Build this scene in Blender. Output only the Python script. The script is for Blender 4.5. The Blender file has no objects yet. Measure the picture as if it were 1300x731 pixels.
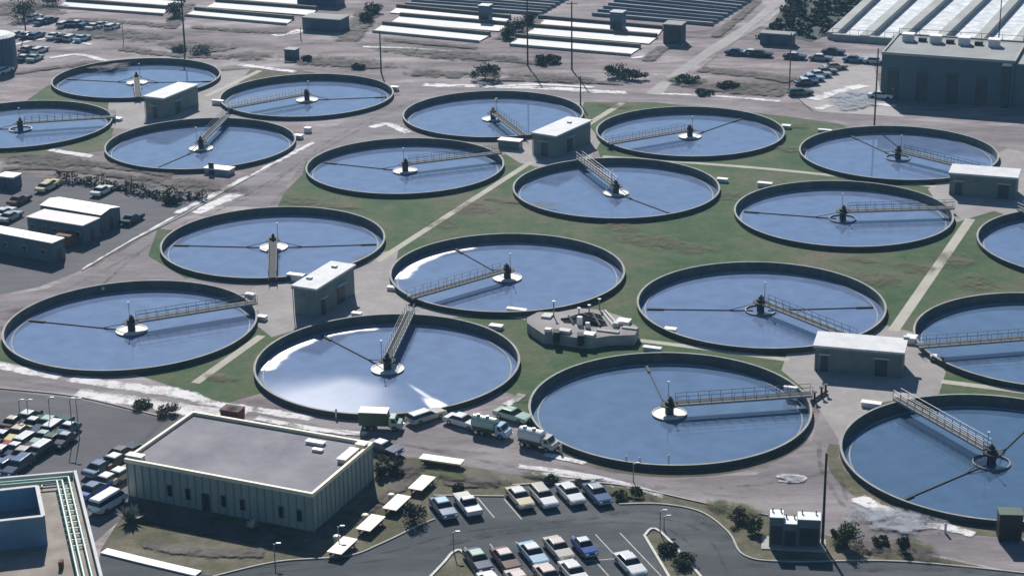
import bpy, bmesh, math, random
from mathutils import Vector, Matrix
from mathutils.geometry import delaunay_2d_cdt
random.seed(7)
R = math.radians
S = bpy.context.scene
C = S.collection

# ------------------------------------------------------------------ camera model (metres, ground is z = 0)
FPX, PITCH, ROLL, CAMH = 2441.58, R(20.0031), R(-0.83323), 98.836
PW, PH = 1300.0, 731.0
def W(px, py, z=0.0):
    "ground position (at height z) of a place seen in the photograph"
    u, v = px - PW/2, py - PH/2
    cr, sr = math.cos(ROLL), math.sin(ROLL)
    u, v = cr*u + sr*v, -sr*u + cr*v
    c, s = math.cos(PITCH), math.sin(PITCH)
    d = (u/FPX, c - v/FPX*s, -s - v/FPX*c)
    t = (z - CAMH)/d[2]
    return Vector((d[0]*t, d[1]*t, z))
def projv(x, y, z):
    c, s = math.cos(PITCH), math.sin(PITCH)
    z -= CAMH
    zc = y*c - z*s; yc = -(y*s + z*c)
    u, v = FPX*x/zc, FPX*yc/zc
    return PH/2 + math.sin(ROLL)*u + math.cos(ROLL)*v
def height_of(px, py, top):
    b = W(px, py); lo, hi = 0.0, 60.0
    for _ in range(50):
        m = (lo + hi)/2
        if projv(b.x, b.y, m) > top: lo = m
        else: hi = m
    return lo
_p, _q = W(838, 676), W(893, 731)
STALL = math.atan2(_q.y - _p.y, _q.x - _p.x)          # direction of the parking bays, front lot
UA = R(-21.5)                                  # the plant's grid
UD = Vector((math.cos(UA), math.sin(UA), 0)); VD = Vector((-math.sin(UA), math.cos(UA), 0))

# ------------------------------------------------------------------ materials
MATS = {}
def mat(name, col, rough=0.8, var=0.12, scale=1.0, metal=0.0, col2=None, bump=0.0, spec=0.5, detail=4.0, coord='Object'):
    m = bpy.data.materials.new(name); m.use_nodes = True
    nt = m.node_tree; b = nt.nodes['Principled BSDF']
    b.inputs['Roughness'].default_value = rough
    b.inputs['Metallic'].default_value = metal
    b.inputs['Specular IOR Level'].default_value = spec
    tc = nt.nodes.new('ShaderNodeTexCoord'); n = nt.nodes.new('ShaderNodeTexNoise')
    n.inputs['Scale'].default_value = scale; n.inputs['Detail'].default_value = detail; n.inputs['Roughness'].default_value = 0.65
    nt.links.new(tc.outputs[coord], n.inputs['Vector'])
    r = nt.nodes.new('ShaderNodeValToRGB')
    a = [c*(1 - var) for c in col]; z = [min(1, c*(1 + var)) for c in (col2 or col)]
    r.color_ramp.elements[0].position = 0.32; r.color_ramp.elements[1].position = 0.68
    r.color_ramp.elements[0].color = (*a, 1); r.color_ramp.elements[1].color = (*z, 1)
    nt.links.new(n.outputs['Fac'], r.inputs['Fac']); nt.links.new(r.outputs['Color'], b.inputs['Base Color'])
    if bump:
        bp = nt.nodes.new('ShaderNodeBump'); bp.inputs['Strength'].default_value = bump; bp.inputs['Distance'].default_value = 0.05
        nt.links.new(n.outputs['Fac'], bp.inputs['Height']); nt.links.new(bp.outputs['Normal'], b.inputs['Normal'])
    MATS[name] = m
    return m

def ground_mat(name, stops, big=0.02, small=0.35, rough=0.95, fine=4.0, stretch=(1, 1, 1), rot=0.0, edge=False, bump=0.15, finevar=0.28, soft=0.25, spec=0.3):
    "layered ground: large blotches, streaks and grain; with edge=True it thins out towards its ragged border"
    m = bpy.data.materials.new(name); m.use_nodes = True
    nt = m.node_tree; L = nt.links.new; N = nt.nodes.new
    b = nt.nodes['Principled BSDF']; b.inputs['Roughness'].default_value = rough; b.inputs['Specular IOR Level'].default_value = spec
    geo = N('ShaderNodeNewGeometry')
    mp = N('ShaderNodeMapping'); mp.inputs['Scale'].default_value = stretch; mp.inputs['Rotation'].default_value = (0, 0, rot)
    L(geo.outputs['Position'], mp.inputs['Vector'])
    def noise(sc, det=5, ro=0.6):
        n = N('ShaderNodeTexNoise'); n.inputs['Scale'].default_value = sc; n.inputs['Detail'].default_value = det; n.inputs['Roughness'].default_value = ro
        L(mp.outputs['Vector'], n.inputs['Vector']); return n.outputs['Fac']
    def math_(op, a, c):
        q = N('ShaderNodeMath'); q.operation = op
        for i, x in enumerate((a, c)):
            if isinstance(x, (int, float)): q.inputs[i].default_value = x
            else: L(x, q.inputs[i])
        return q.outputs[0]
    nb, ns, nf = noise(big, 4), noise(small, 6, 0.7), noise(fine, 4, 0.7)
    f = math_('ADD', math_('MULTIPLY', nb, 0.55), math_('MULTIPLY', ns, 0.45))
    r = N('ShaderNodeValToRGB'); e = r.color_ramp.elements
    while len(e) < len(stops): e.new(0.5)
    for i, (p, c) in enumerate(stops):
        e[i].position = p; e[i].color = (*c, 1)
    L(f, r.inputs['Fac'])
    hv = N('ShaderNodeHueSaturation')
    L(r.outputs['Color'], hv.inputs['Color'])
    L(math_('ADD', math_('MULTIPLY', nf, 2*finevar), 1 - finevar), hv.inputs['Value'])
    L(hv.outputs['Color'], b.inputs['Base Color'])
    bp = N('ShaderNodeBump'); bp.inputs['Strength'].default_value = bump; bp.inputs['Distance'].default_value = 0.15
    L(ns, bp.inputs['Height']); L(bp.outputs['Normal'], b.inputs['Normal'])
    if edge:
        at = N('ShaderNodeAttribute'); at.attribute_name = 'edge'
        rag = noise(0.38, 9, 0.75)
        v = math_('ADD', at.outputs['Fac'], math_('MULTIPLY', math_('SUBTRACT', rag, 0.64 if name != 'track' else .72), 3.4))
        mr = N('ShaderNodeMapRange'); mr.inputs['From Min'].default_value = 0.0; mr.inputs['From Max'].default_value = soft
        L(v, mr.inputs['Value']); L(mr.outputs['Result'], b.inputs['Alpha'])
    MATS[name] = m
    return m

DIRT = [(0.38, (.09, .073, .075)), (0.455, (.195, .163, .165)), (0.53, (.275, .234, .235)), (0.62, (.44, .395, .39))]
ground_mat('dirt', DIRT, 0.05, 0.22, stretch=(0.45, 1.3, 1), rot=R(20), finevar=.45, fine=2.2)
ground_mat('road', [(0.34, (.138, .122, .126)), (0.48, (.218, .194, .197)), (0.64, (.335, .303, .30))], 0.07, 0.35, stretch=(0.4, 1.3, 1), rot=R(20), finevar=.32, fine=2.6)
ground_mat('pale_road', [(0.3, (.27, .25, .245)), (0.5, (.37, .345, .335)), (0.7, (.47, .44, .42))], 0.06, 0.4, finevar=.2)
ground_mat('lot', [(0.3, (.045, .052, .058)), (0.48, (.07, .078, .085)), (0.66, (.14, .145, .148))], 0.05, 0.25, stretch=(0.35, 1.2, 1), rot=R(20), finevar=.2)
ground_mat('dark_lot', [(0.3, (.085, .085, .095)), (0.5, (.125, .122, .13)), (0.7, (.19, .18, .185))], 0.05, 0.3, stretch=(0.4, 1.2, 1), rot=R(-50), finevar=.2)
ground_mat('grass', [(0.35, (.030, .070, .025)), (0.46, (.052, .098, .036)), (0.52, (.082, .106, .048)), (0.61, (.13, .118, .08))], 0.05, 0.3, finevar=.5, fine=1.4, bump=.5)
ground_mat('verge', [(0.34, (.05, .06, .03)), (0.48, (.105, .098, .058)), (0.6, (.18, .158, .115)), (0.7, (.27, .24, .20))], 0.12, 0.5, finevar=.4, bump=.4)
ground_mat('apron', [(0.3, (.25, .225, .215)), (0.5, (.33, .305, .295)), (0.7, (.42, .39, .375))], 0.1, 0.5, finevar=.16)
ground_mat('path_mat', [(0.3, (.36, .34, .28)), (0.5, (.46, .43, .36)), (0.7, (.55, .52, .45))], 0.15, 0.8, finevar=.2)
ground_mat('glint_dust', [(0.3, (.58, .55, .54)), (0.5, (.76, .73, .72)), (0.7, (.88, .86, .85))], 0.12, 0.6, edge=True, finevar=.2, soft=.5)  # sun glint on wet road painted as pale colour, together with pale dust
ground_mat('track', [(0.3, (.05, .05, .052)), (0.6, (.09, .088, .09))], 0.1, 0.6, edge=True, soft=1.6, finevar=.2)
ground_mat('worn', [(0.3, (.10, .10, .05)), (0.5, (.145, .125, .078)), (0.7, (.21, .175, .13))], 0.12, 0.5, edge=True, soft=1.1, finevar=.35)
ground_mat('dark_ground', [(0.3, (.06, .05, .045)), (0.5, (.11, .095, .085)), (0.7, (.2, .175, .16))], 0.12, 0.5, edge=True, soft=.6)
ground_mat('scrub_mat', [(0.3, (.018, .035, .03)), (0.5, (.04, .06, .05)), (0.62, (.09, .10, .09)), (0.72, (.25, .25, .24))], 0.06, 0.2, finevar=.5)
ground_mat('wet', [(0.3, (.16, .17, .20)), (0.6, (.25, .26, .30))], 0.1, 0.5, rough=0.35, edge=True, soft=.6, spec=.6)
ground_mat('tuft', [(0.3, (.035, .05, .02)), (0.5, (.075, .085, .035)), (0.7, (.14, .13, .07))], 0.2, 0.7, edge=True, soft=.6, finevar=.4)

mat('concrete', (.40, .385, .35), .85, .16, .6)
mat('coping_concrete', (.31, .315, .285), .85, .25, .5)
mat('wall_concrete', (.34, .335, .305), .85, .2, .35)
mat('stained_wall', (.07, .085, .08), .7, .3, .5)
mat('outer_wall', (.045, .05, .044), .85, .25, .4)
mat('pale_concrete', (.62, .60, .55), .8, .12, .8)
mat('white_paint', (.76, .75, .72), .6, .07, 1.2)
mat('line_paint', (.34, .34, .335), .7, .3, 1.5)
mat('foam', (.80, .79, .74), .7, .08, 1.5)
mat('steel', (.22, .23, .235), .5, .15, 2.0, .3)
mat('grating', (.05, .054, .058), .9, .2, 3.0)
mat('dark_steel', (.022, .024, .027), .8, .2, 2.0)
mat('beam', (.36, .35, .33), .85, .12, 1.0)
mat('rail', (.20, .205, .205), .5, .1, 2.0, .2)
mat('hut_wall', (.17, .215, .20), .85, .12, .5)
mat('hut_roof', (.63, .63, .63), .75, .12, .5)
mat('door_dark', (.03, .04, .045), .5, .15, 1)
mat('glass', (.015, .02, .025), .12, .1, 1)
mat('tyre', (.015, .015, .015), .85, .2, 4)
mat('chrome', (.55, .55, .55), .25, .05, 4, .9)
mat('lamp_glass', (.8, .8, .75), .2, .05, 4)
mat('tail_red', (.25, .02, .02), .3, .05, 4)
mat('cream', (.80, .73, .55), .6, .06, 1.0)
mat('cream_trim', (.78, .70, .50), .6, .06, 1.0)
mat('panel', (.34, .40, .365), .7, .1, .4)
mat('panel_seam', (.235, .29, .27), .7, .1, .4)
mat('felt', (.20, .195, .22), .9, .12, .18, col2=(.255, .245, .265))
mat('vent', (.66, .66, .63), .6, .1, 1)
mat('blue_wall', (.13, .25, .36), .6, .15, .3)
mat('tan_roof', (.27, .22, .19), .9, .2, .3, col2=(.30, .26, .22))
mat('green_pipe', (.30, .50, .42), .45, .12, .5)
mat('coping', (.52, .52, .53), .7, .1, .6)
mat('trailer_wall', (.09, .13, .155), .7, .15, .5)
mat('trailer_roof', (.84, .83, .79), .6, .06, .4)
mat('pink_roof', (.66, .60, .60), .7, .08, .4)
mat('rust', (.14, .055, .03), .85, .3, 1.0)
mat('wood_pole', (.05, .043, .038), .9, .3, 2)
mat('big_wall', (.075, .12, .14), .8, .1, .15)
mat('big_roof', (.30, .31, .30), .9, .15, .15)
mat('bed_floor', (.82, .81, .76), .9, .08, .05)
mat('bed_wall', (.10, .10, .085), .9, .2, .1)
mat('scum', (.46, .50, .53), .8, .12, .35, col2=(.72, .74, .75))
mat('pond_wall', (.22, .24, .26), .85, .15, .1)
mat('basin_wall', (.36, .37, .35), .85, .2, .1)
mat('bark', (.09, .07, .055), .95, .3, 3)
mat('leaf', (.05, .075, .028), .8, .4, 1.2, col2=(.11, .13, .05))
mat('dark_leaf', (.026, .045, .026), .8, .4, 1.0, col2=(.06, .08, .042))
mat('dry_leaf', (.11, .10, .05), .9, .4, 1.5, col2=(.17, .15, .085))
mat('grey_leaf', (.22, .22, .20), .8, .4, 1.5, col2=(.3, .3, .27))
mat('white_leaf', (.66, .66, .58), .8, .2, 1.5)
mat('cabinet', (.12, .16, .17), .5, .15, .8)
mat('cabinet_top', (.68, .71, .72), .5, .08, .8)
mat('black_paint', (.012, .012, .013), .5, .2, 1)
mat('tank_blue', (.035, .085, .15), .5, .15, .3)
mat('truck_green', (.05, .085, .045), .45, .12, 1)
mat('fence_dark', (.05, .055, .055), .8, .3, .6)
mat('orange', (.65, .22, .06), .5, .1, 1)
mat('hedge_soil', (.09, .085, .08), .95, .3, .4)
PAINT = dict(white=(.76, .76, .74), cream=(.66, .57, .40), ivory=(.56, .53, .46), silver=(.45, .47, .49), slate=(.085, .14, .24), blue=(.045, .10, .32),
             pale_blue=(.38, .55, .66), navy=(.03, .045, .09), brown=(.13, .065, .05), dark_green=(.035, .085, .05), pale_green=(.42, .55, .43),
             yellow=(.76, .62, .25), red=(.30, .045, .04), black=(.025, .027, .03), grey=(.22, .235, .245), pink=(.72, .60, .55), tan=(.45, .36, .26))
for k, v in PAINT.items():
    m = mat('paint_' + k, v, .16, .05, .7)
    m.node_tree.nodes['Principled BSDF'].inputs['Coat Weight'].default_value = 0

def water_mat(name, base, rough=.045, film=None):
    m = bpy.data.materials.new(name); m.use_nodes = True
    nt = m.node_tree; L = nt.links.new; N = nt.nodes.new
    b = nt.nodes['Principled BSDF']; b.inputs['IOR'].default_value = 2.3
    tc = N('ShaderNodeTexCoord')
    n = N('ShaderNodeTexNoise'); n.inputs['Scale'].default_value = .35; n.inputs['Detail'].default_value = 3
    L(tc.outputs['Object'], n.inputs['Vector'])
    rp = N('ShaderNodeValToRGB'); rp.color_ramp.elements[0].position = .3; rp.color_ramp.elements[1].position = .7
    rp.color_ramp.elements[0].color = (*[c*.88 for c in base], 1); rp.color_ramp.elements[1].color = (*[c*1.12 for c in base], 1)
    L(n.outputs['Fac'], rp.inputs['Fac']); L(rp.outputs['Color'], b.inputs['Base Color'])
    n2 = N('ShaderNodeTexNoise'); n2.inputs['Scale'].default_value = 1.3; n2.inputs['Detail'].default_value = 5
    L(tc.outputs['Object'], n2.inputs['Vector'])
    bp = N('ShaderNodeBump'); bp.inputs['Strength'].default_value = .08; bp.inputs['Distance'].default_value = .02
    L(n2.outputs['Fac'], bp.inputs['Height']); L(bp.outputs['Normal'], b.inputs['Normal'])
    b.inputs['Roughness'].default_value = rough
    if film:       # wind-ruffled sector of the surface: rougher, so it catches the sun
        sep = N('ShaderNodeSeparateXYZ'); L(tc.outputs['Object'], sep.inputs[0])
        def M(op, a, c=0.0, d=0.0):
            q = N('ShaderNodeMath'); q.operation = op
            for i, x in enumerate((a, c, d)):
                if isinstance(x, (int, float)): q.inputs[i].default_value = x
                else: L(x, q.inputs[i])
            return q.outputs[0]
        total = None
        wob = M('MULTIPLY', M('SUBTRACT', n.outputs['Fac'], .5), 1.6)
        for kind, a0, a1, r0, r1, val, sf in film:
            ang = M('ARCTAN2', sep.outputs[1], sep.outputs[0])
            rad = M('POWER', M('ADD', M('MULTIPLY', sep.outputs[0], sep.outputs[0]), M('MULTIPLY', sep.outputs[1], sep.outputs[1])), .5)
            rad = M('ADD', rad, wob)
            def ramp(v, lo, hi):
                mr = N('ShaderNodeMapRange'); mr.interpolation_type = 'SMOOTHSTEP'
                mr.inputs['From Min'].default_value = lo; mr.inputs['From Max'].default_value = hi
                L(v, mr.inputs['Value']); return mr.outputs['Result']
            w = kind
            k = M('MULTIPLY', M('MULTIPLY', ramp(ang, a0 - w, a0 + w), M('SUBTRACT', 1.0, ramp(ang, a1 - w, a1 + w))),
                  M('MULTIPLY', ramp(rad, r0 - sf, r0 + sf), M('SUBTRACT', 1.0, ramp(rad, r1 - .4, r1 + .4))))
            k = M('MULTIPLY', k, val)
            total = k if total is None else M('MAXIMUM', total, k)
        L(M('ADD', total, rough), b.inputs['Roughness'])
    MATS[name] = m
WB = (.16, .22, .36)
water_mat('water', WB)
water_mat('vignette_water', (.11, .175, .285))  # vignetting and view-angle darkening painted into the base colour
water_mat('vignette_dark_water', (.075, .135, .225))  # same darkening painted more strongly, for the corner tank
water_mat('channel_water', (.03, .06, .09))
water_mat('pond_water', (.025, .065, .11))
water_mat('ruffled_water', WB, .045, [(.45, R(-165), R(-80), 4, 17.3, .10, 3.0), (.05, R(-64), R(-56), 12, 17.3, .34, 3.0), (.04, R(-61), R(-56), 6, 17, .14, 3.0), (.05, R(98), R(178), 15.5, 17.6, .32, .9)])
water_mat('rim_glare_water', WB, .045, [(.06, R(108), R(178), 15.2, 17.6, .32, .9), (.05, R(-76), R(-58), 15.3, 17.6, .36, .8)])

# ------------------------------------------------------------------ mesh building
class MB:
    def __init__(s): s.v = []; s.f = []; s.mi = []; s.ms = []
    def m(s, name):
        if name not in s.ms: s.ms.append(name)
        return s.ms.index(name)
    def add(s, vs, fs, m):
        o = len(s.v); s.v += [tuple(v) for v in vs]; k = s.m(m)
        for f in fs: s.f.append([i + o for i in f]); s.mi.append(k)
    def box(s, c, size, m, rz=0.0, taper=1.0):
        x, y, z = size[0]/2, size[1]/2, size[2]/2
        vs = [(sx*x*(taper if sz > 0 else 1), sy*y*(taper if sz > 0 else 1), sz*z) for sz in (-1, 1) for sy in (-1, 1) for sx in (-1, 1)]
        cr, sr = math.cos(rz), math.sin(rz)
        vs = [(c[0] + cr*a - sr*b, c[1] + sr*a + cr*b, c[2] + d) for a, b, d in vs]
        s.add(vs, [(0, 2, 3, 1), (4, 5, 7, 6), (0, 1, 5, 4), (2, 6, 7, 3), (0, 4, 6, 2), (1, 3, 7, 5)], m)
        return s
    def bar(s, a, b, w, h, m):
        "box beam between two points, w wide (horizontal) and h tall"
        a, b = Vector(a), Vector(b); d = (b - a)
        if d.length < 1e-6: return s
        d.normalize()
        up = Vector((0, 0, 1)) if abs(d.z) < .95 else Vector((0, 1, 0))
        sd = d.cross(up).normalized(); u2 = sd.cross(d)
        vs = [p + sd*i*w/2 + u2*j*h/2 for p in (a, b) for i, j in ((-1, -1), (1, -1), (1, 1), (-1, 1))]
        s.add(vs, [(0, 1, 2, 3), (7, 6, 5, 4), (0, 4, 5, 1), (1, 5, 6, 2), (2, 6, 7, 3), (3, 7, 4, 0)], m)
        return s
    def cyl(s, c, r, h, m, n=16, r2=None, axis='z'):
        r2 = r if r2 is None else r2
        vs = []
        for k in range(n):
            t = 2*math.pi*k/n; a, b = math.cos(t), math.sin(t)
            for rr, hh in ((r, 0), (r2, h)):
                p = (a*rr, b*rr, hh)
                if axis == 'y': p = (p[0], p[2] - h/2, p[1])
                elif axis == 'x': p = (p[2] - h/2, p[0], p[1])
                vs.append((c[0] + p[0], c[1] + p[1], c[2] + p[2]))
        fs = [(2*k, 2*((k + 1) % n), 2*((k + 1) % n) + 1, 2*k + 1) for k in range(n)]
        fs += [tuple(2*k for k in reversed(range(n))), tuple(2*k + 1 for k in range(n))]
        s.add(vs, fs, m); return s
    def tube(s, a, b, r, m, n=8, r2=None):
        a, b = Vector(a), Vector(b); d = (b - a).normalized(); r2 = r if r2 is None else r2
        up = Vector((0, 0, 1)) if abs(d.z) < .9 else Vector((1, 0, 0))
        e = d.cross(up).normalized(); g = d.cross(e)
        vs = []
        for k in range(n):
            t = 2*math.pi*k/n; w = e*math.cos(t) + g*math.sin(t)
            vs += [a + w*r, b + w*r2]
        fs = [(2*k, 2*k + 1, 2*((k + 1) % n) + 1, 2*((k + 1) % n)) for k in range(n)]
        fs += [tuple(2*k for k in range(n)), tuple(2*k + 1 for k in reversed(range(n)))]
        s.add(vs, fs, m); return s
    def lathe(s, prof, m, n=128):
        "closed ring: profile of (r, z) turned about the z axis"
        q = len(prof); vs = []
        for k in range(n):
            t = 2*math.pi*k/n
            vs += [(r*math.cos(t), r*math.sin(t), z) for r, z in prof]
        fs = []
        for k in range(n):
            k2 = (k + 1) % n
            for i in range(q):
                j = (i + 1) % q
                fs.append((k*q + i, k2*q + i, k2*q + j, k*q + j))
        s.add(vs, fs, m); return s
    def prism(s, pts, z0, z1, m, mtop=None):
        n = len(pts)
        vs = [(p[0], p[1], z0) for p in pts] + [(p[0], p[1], z1) for p in pts]
        s.add(vs, [(i, (i + 1) % n, (i + 1) % n + n, i + n) for i in range(n)], m)
        s.add([(p[0], p[1], z1) for p in pts], [tuple(range(n))], mtop or m)
        s.add([(p[0], p[1], z0) for p in pts], [tuple(reversed(range(n)))], m)
        return s
    def mesh(s, name):
        me = bpy.data.meshes.new(name); me.from_pydata(s.v, [], s.f)
        for k in s.ms: me.materials.append(MATS[k])
        me.polygons.foreach_set('material_index', s.mi); me.update()
        bm = bmesh.new(); bm.from_mesh(me); bmesh.ops.recalc_face_normals(bm, faces=bm.faces); bm.to_mesh(me); bm.free()
        return me
    def build(s, name, parent=None, loc=(0, 0, 0), rz=0.0, bevel=0.0, smooth=False):
        return link(name, s.mesh(name), parent, loc, rz, bevel, smooth)
def link(name, me, parent=None, loc=(0, 0, 0), rz=0.0, bevel=0.0, smooth=False):
    o = bpy.data.objects.new(name, me); C.objects.link(o)
    o.location = loc; o.rotation_euler = (0, 0, rz)
    if parent: o.parent = parent
    if bevel:
        b = o.modifiers.new('bevel', 'BEVEL'); b.width = bevel; b.segments = 2; b.limit_method = 'ANGLE'
    if smooth:
        for p in me.polygons: p.use_smooth = True
    return o
def tag(o, label, cat, group=None):
    o['label'] = label; o['category'] = cat
    if group: o['group'] = group
    return o
def thing(name, label, cat, loc, rz=0.0, group=None):
    o = bpy.data.objects.new(name, None); C.objects.link(o); o.empty_display_size = .3
    o.location = loc; o.rotation_euler = (0, 0, rz)
    return tag(o, label, cat, group)

# ------------------------------------------------------------------ ground sheets
TANKS = dict(A=(-80.29, 405.58), B=(-96.7, 368.5), C=(-41.94, 388.4), D=(-58.65, 352.62), E=(-3.25, 371.19), F=(-19.07, 335.62), G=(34.51, 356.11),
             H=(18.35, 320.18), I=(71.14, 339.43), J=(55.11, 303.93), K=(91.7, 286.6), L=(-38.27, 293.38), M=(-.69, 277.24), N=(36.11, 261.72),
             O=(73.51, 246.39), P=(-54.59, 257.22), Q=(-17.03, 241.32), R=(19.85, 225.03), S=(57.16, 209.25))
RT = 18.0; RIM = .8; WATER = -.55
def inside(p, poly):
    x, y = p; r = False; n = len(poly); j = n - 1
    for i in range(n):
        xi, yi = poly[i][0], poly[i][1]; xj, yj = poly[j][0], poly[j][1]
        if (yi > y) != (yj > y) and x < (xj - xi)*(y - yi)/(yj - yi) + xi: r = not r
        j = i
    return r
def cdt(poly, holes=(), discs=True, rad=RT - .18):
    vs, es = [], []
    def loop(pts):
        o = len(vs); vs.extend(Vector((p[0], p[1])) for p in pts)
        es.extend((o + i, o + (i + 1) % len(pts)) for i in range(len(pts)))
    loop(poly)
    for h in holes: loop(h)
    cs = []
    if discs:
        xs = [p[0] for p in poly]; ys = [p[1] for p in poly]
        for c in TANKS.values():
            if min(xs) - 20 < c[0] < max(xs) + 20 and min(ys) - 20 < c[1] < max(ys) + 20:
                cs.append(c); loop([(c[0] + rad*math.cos(2*math.pi*k/96), c[1] + rad*math.sin(2*math.pi*k/96)) for k in range(96)])
    v2, _, f2, *_ = delaunay_2d_cdt(vs, es, [], 0, 1e-5)
    out = []
    for f in f2:
        p = (v2[f[0]] + v2[f[1]] + v2[f[2]])/3
        if not inside(p, poly): continue
        if any((p.x - c[0])**2 + (p.y - c[1])**2 < (rad - .02)**2 for c in cs): continue
        if any(inside(p, h) for h in holes): continue
        a, b, c = (v2[i] for i in f)
        if (b - a).cross(c - a) < 0: f = (f[0], f[2], f[1])
        out.append(f)
    return v2, out
def structure(o): o['kind'] = 'structure'; return o
def smooth_poly(pts, n=4):
    out = []; k = len(pts)
    for i in range(k):
        p0, p1, p2, p3 = pts[i - 1], pts[i], pts[(i + 1) % k], pts[(i + 2) % k]
        for j in range(n):
            t = j/n
            out.append(tuple(.5*(2*p1[q] + (p2[q] - p0[q])*t + (2*p0[q] - 5*p1[q] + 4*p2[q] - p3[q])*t*t + (3*p1[q] - p0[q] - 3*p2[q] + p3[q])*t**3) for q in (0, 1)))
    return out
def sheet(name, px, z, m, holes=(), curved=False, world=False):
    pts = px if world else [tuple(W(*p)[:2]) for p in px]
    if curved: pts = smooth_poly(pts)
    v, f = cdt(pts, holes)
    mb = MB(); mb.add([(p.x, p.y, z) for p in v], f, m)
    me = bpy.data.meshes.new(name); me.from_pydata(mb.v, [], mb.f); me.materials.append(MATS[m]); me.update()
    return structure(link(name, me))
def smooth_line(pts, n=6):
    if len(pts) < 3: return [Vector(p) for p in pts]
    pp = [pts[0]] + list(pts) + [pts[-1]]; out = []
    for i in range(1, len(pp) - 2):
        p0, p1, p2, p3 = (Vector(q) for q in pp[i - 1:i + 3])
        for j in range(n):
            t = j/n
            out.append(.5*(2*p1 + (p2 - p0)*t + (2*p0 - 5*p1 + 4*p2 - p3)*t*t + (3*p1 - p0 - 3*p2 + p3)*t**3))
    out.append(Vector(pts[-1])); return out
def ribbon(name, px, w, z, m, ragged=False, kerb=0.0, px_is_world=False):
    "strip along a polyline; ragged ones fade at their sides, kerbs are a real step"
    pts = smooth_line([p if px_is_world else W(*p) for p in px])
    vs, fs, at = [], [], []
    n = len(pts)
    cross = [(-.5, 0), (-.22, 1), (.22, 1), (.5, 0)] if ragged else [(-.5, 1), (.5, 1)]
    for i, p in enumerate(pts):
        d = (pts[min(i + 1, n - 1)] - pts[max(i - 1, 0)]).normalized(); sd = Vector((-d.y, d.x, 0))
        e = 0 if ragged and i in (0, n - 1) else 1
        ww = w if not isinstance(w, (list, tuple)) else w[0] + (w[1] - w[0])*i/(n - 1)
        for c, a in cross:
            vs.append((p.x + sd.x*c*ww, p.y + sd.y*c*ww, z)); at.append(a*e)
    q = len(cross)
    for i in range(n - 1):
        for j in range(q - 1): fs.append((i*q + j + 1, i*q + j, (i + 1)*q + j, (i + 1)*q + j + 1))
    if kerb:
        top = len(vs)
        vs += [(x, y, kerb) for x, y, _ in vs]
        fs = [tuple(a + top for a in f) for f in fs]
        for i in range(n - 1):
            fs.append((i*2, (i + 1)*2, (i + 1)*2 + top, i*2 + top)); fs.append(((i + 1)*2 + 1, i*2 + 1, i*2 + 1 + top, (i + 1)*2 + 1 + top))
        fs += [(0, 1, 1 + top, top), (2*n - 1, 2*n - 2, 2*n - 2 + top, 2*n - 1 + top)]
    me = bpy.data.meshes.new(name); me.from_pydata(vs, [], fs); me.materials.append(MATS[m])
    if ragged:
        a = me.attributes.new('edge', 'FLOAT', 'POINT'); a.data.foreach_set('value', at)
    me.update()
    return structure(link(name, me))
def blob(name, px, py, rx, ry, z, m, rot=0.0):
    c = W(px, py); vs = [(c.x, c.y, z)]; at = [1.0]; n = 28; fs = []
    for q, (s, a) in enumerate(((.55, .8), (1, 0))):
        for k in range(n):
            t = 2*math.pi*k/n; x, y = rx*s*math.cos(t), ry*s*math.sin(t)
            vs.append((c.x + x*math.cos(rot) - y*math.sin(rot), c.y + x*math.sin(rot) + y*math.cos(rot), z)); at.append(a)
    for k in range(n):
        k2 = (k + 1) % n
        fs.append((0, 1 + k, 1 + k2)); fs.append((1 + k, 1 + n + k, 1 + n + k2, 1 + k2))
    me = bpy.data.meshes.new(name); me.from_pydata(vs, [], fs); me.materials.append(MATS[m])
    a = me.attributes.new('edge', 'FLOAT', 'POINT'); a.data.foreach_set('value', at); me.update()
    return structure(link(name, me))

Z1, Z2, Z3, Z4, Z5, Z6 = .004, .008, .012, .016, .020, .024

sheet('ground', [(-2500, -400), (2500, -400), (2500, 5000), (-2500, 5000)], 0.0, 'dirt', world=True)
sheet('road', [(-110, 398), (60, 366), (112, 343), (300, 234), (420, 163), (500, 123), (560, 116), (640, 180), (520, 200), (385, 205), (362, 238), (340, 262), (280, 262), (205, 285), (189, 325), (240, 352), (330, 365), (300, 375), (160, 360), (0, 395), (-110, 445)], Z1, 'road')
sheet('road', [(-80, 462), (60, 480), (150, 490), (260, 508), (330, 520), (450, 530), (560, 540), (660, 560), (700, 582), (780, 601), (860, 607), (960, 602), (1030, 562), (1042, 520), (1060, 480), (1085, 500), (1064, 560), (1075, 610), (1130, 652), (1200, 672), (1360, 700),
               (1360, 742), (1200, 706), (1110, 689), (1050, 676), (980, 652), (900, 638), (800, 617), (740, 610), (640, 600), (540, 580), (478, 578), (400, 560), (240, 522), (130, 503), (0, 489), (-80, 480)], Z1, 'road')
sheet('road', [(820, 118), (850, 95), (900, 60), (950, 29), (983, 0), (1010, -25), (1045, -28), (1006, 0), (976, 27), (900, 72), (850, 108), (838, 124)], Z1, 'pale_road')
sheet('road', [(500, 110), (620, 107), (700, 109), (790, 115), (838, 121), (1000, 138), (1130, 152), (1360, 165), (1360, 200), (1290, 190), (1200, 170), (1060, 153), (1000, 146), (830, 128), (745, 126), (620, 120), (510, 122)], Z2, 'road')
sheet('parking_lot', [(1012, 128), (1050, 90), (1108, 80), (1122, 128), (1150, 149), (1040, 142)], Z3, 'pale_road')
sheet('parking_lot', [(-90, 224), (0, 222), (70, 226), (200, 240), (260, 251), (232, 275), (104, 343), (50, 364), (-110, 396)], Z2, 'dark_lot')
sheet('parking_lot', [(-90, 488), (0, 496), (100, 506), (205, 531), (250, 545), (175, 640), (150, 662), (60, 740), (-90, 790)], Z2, 'dark_lot')
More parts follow.
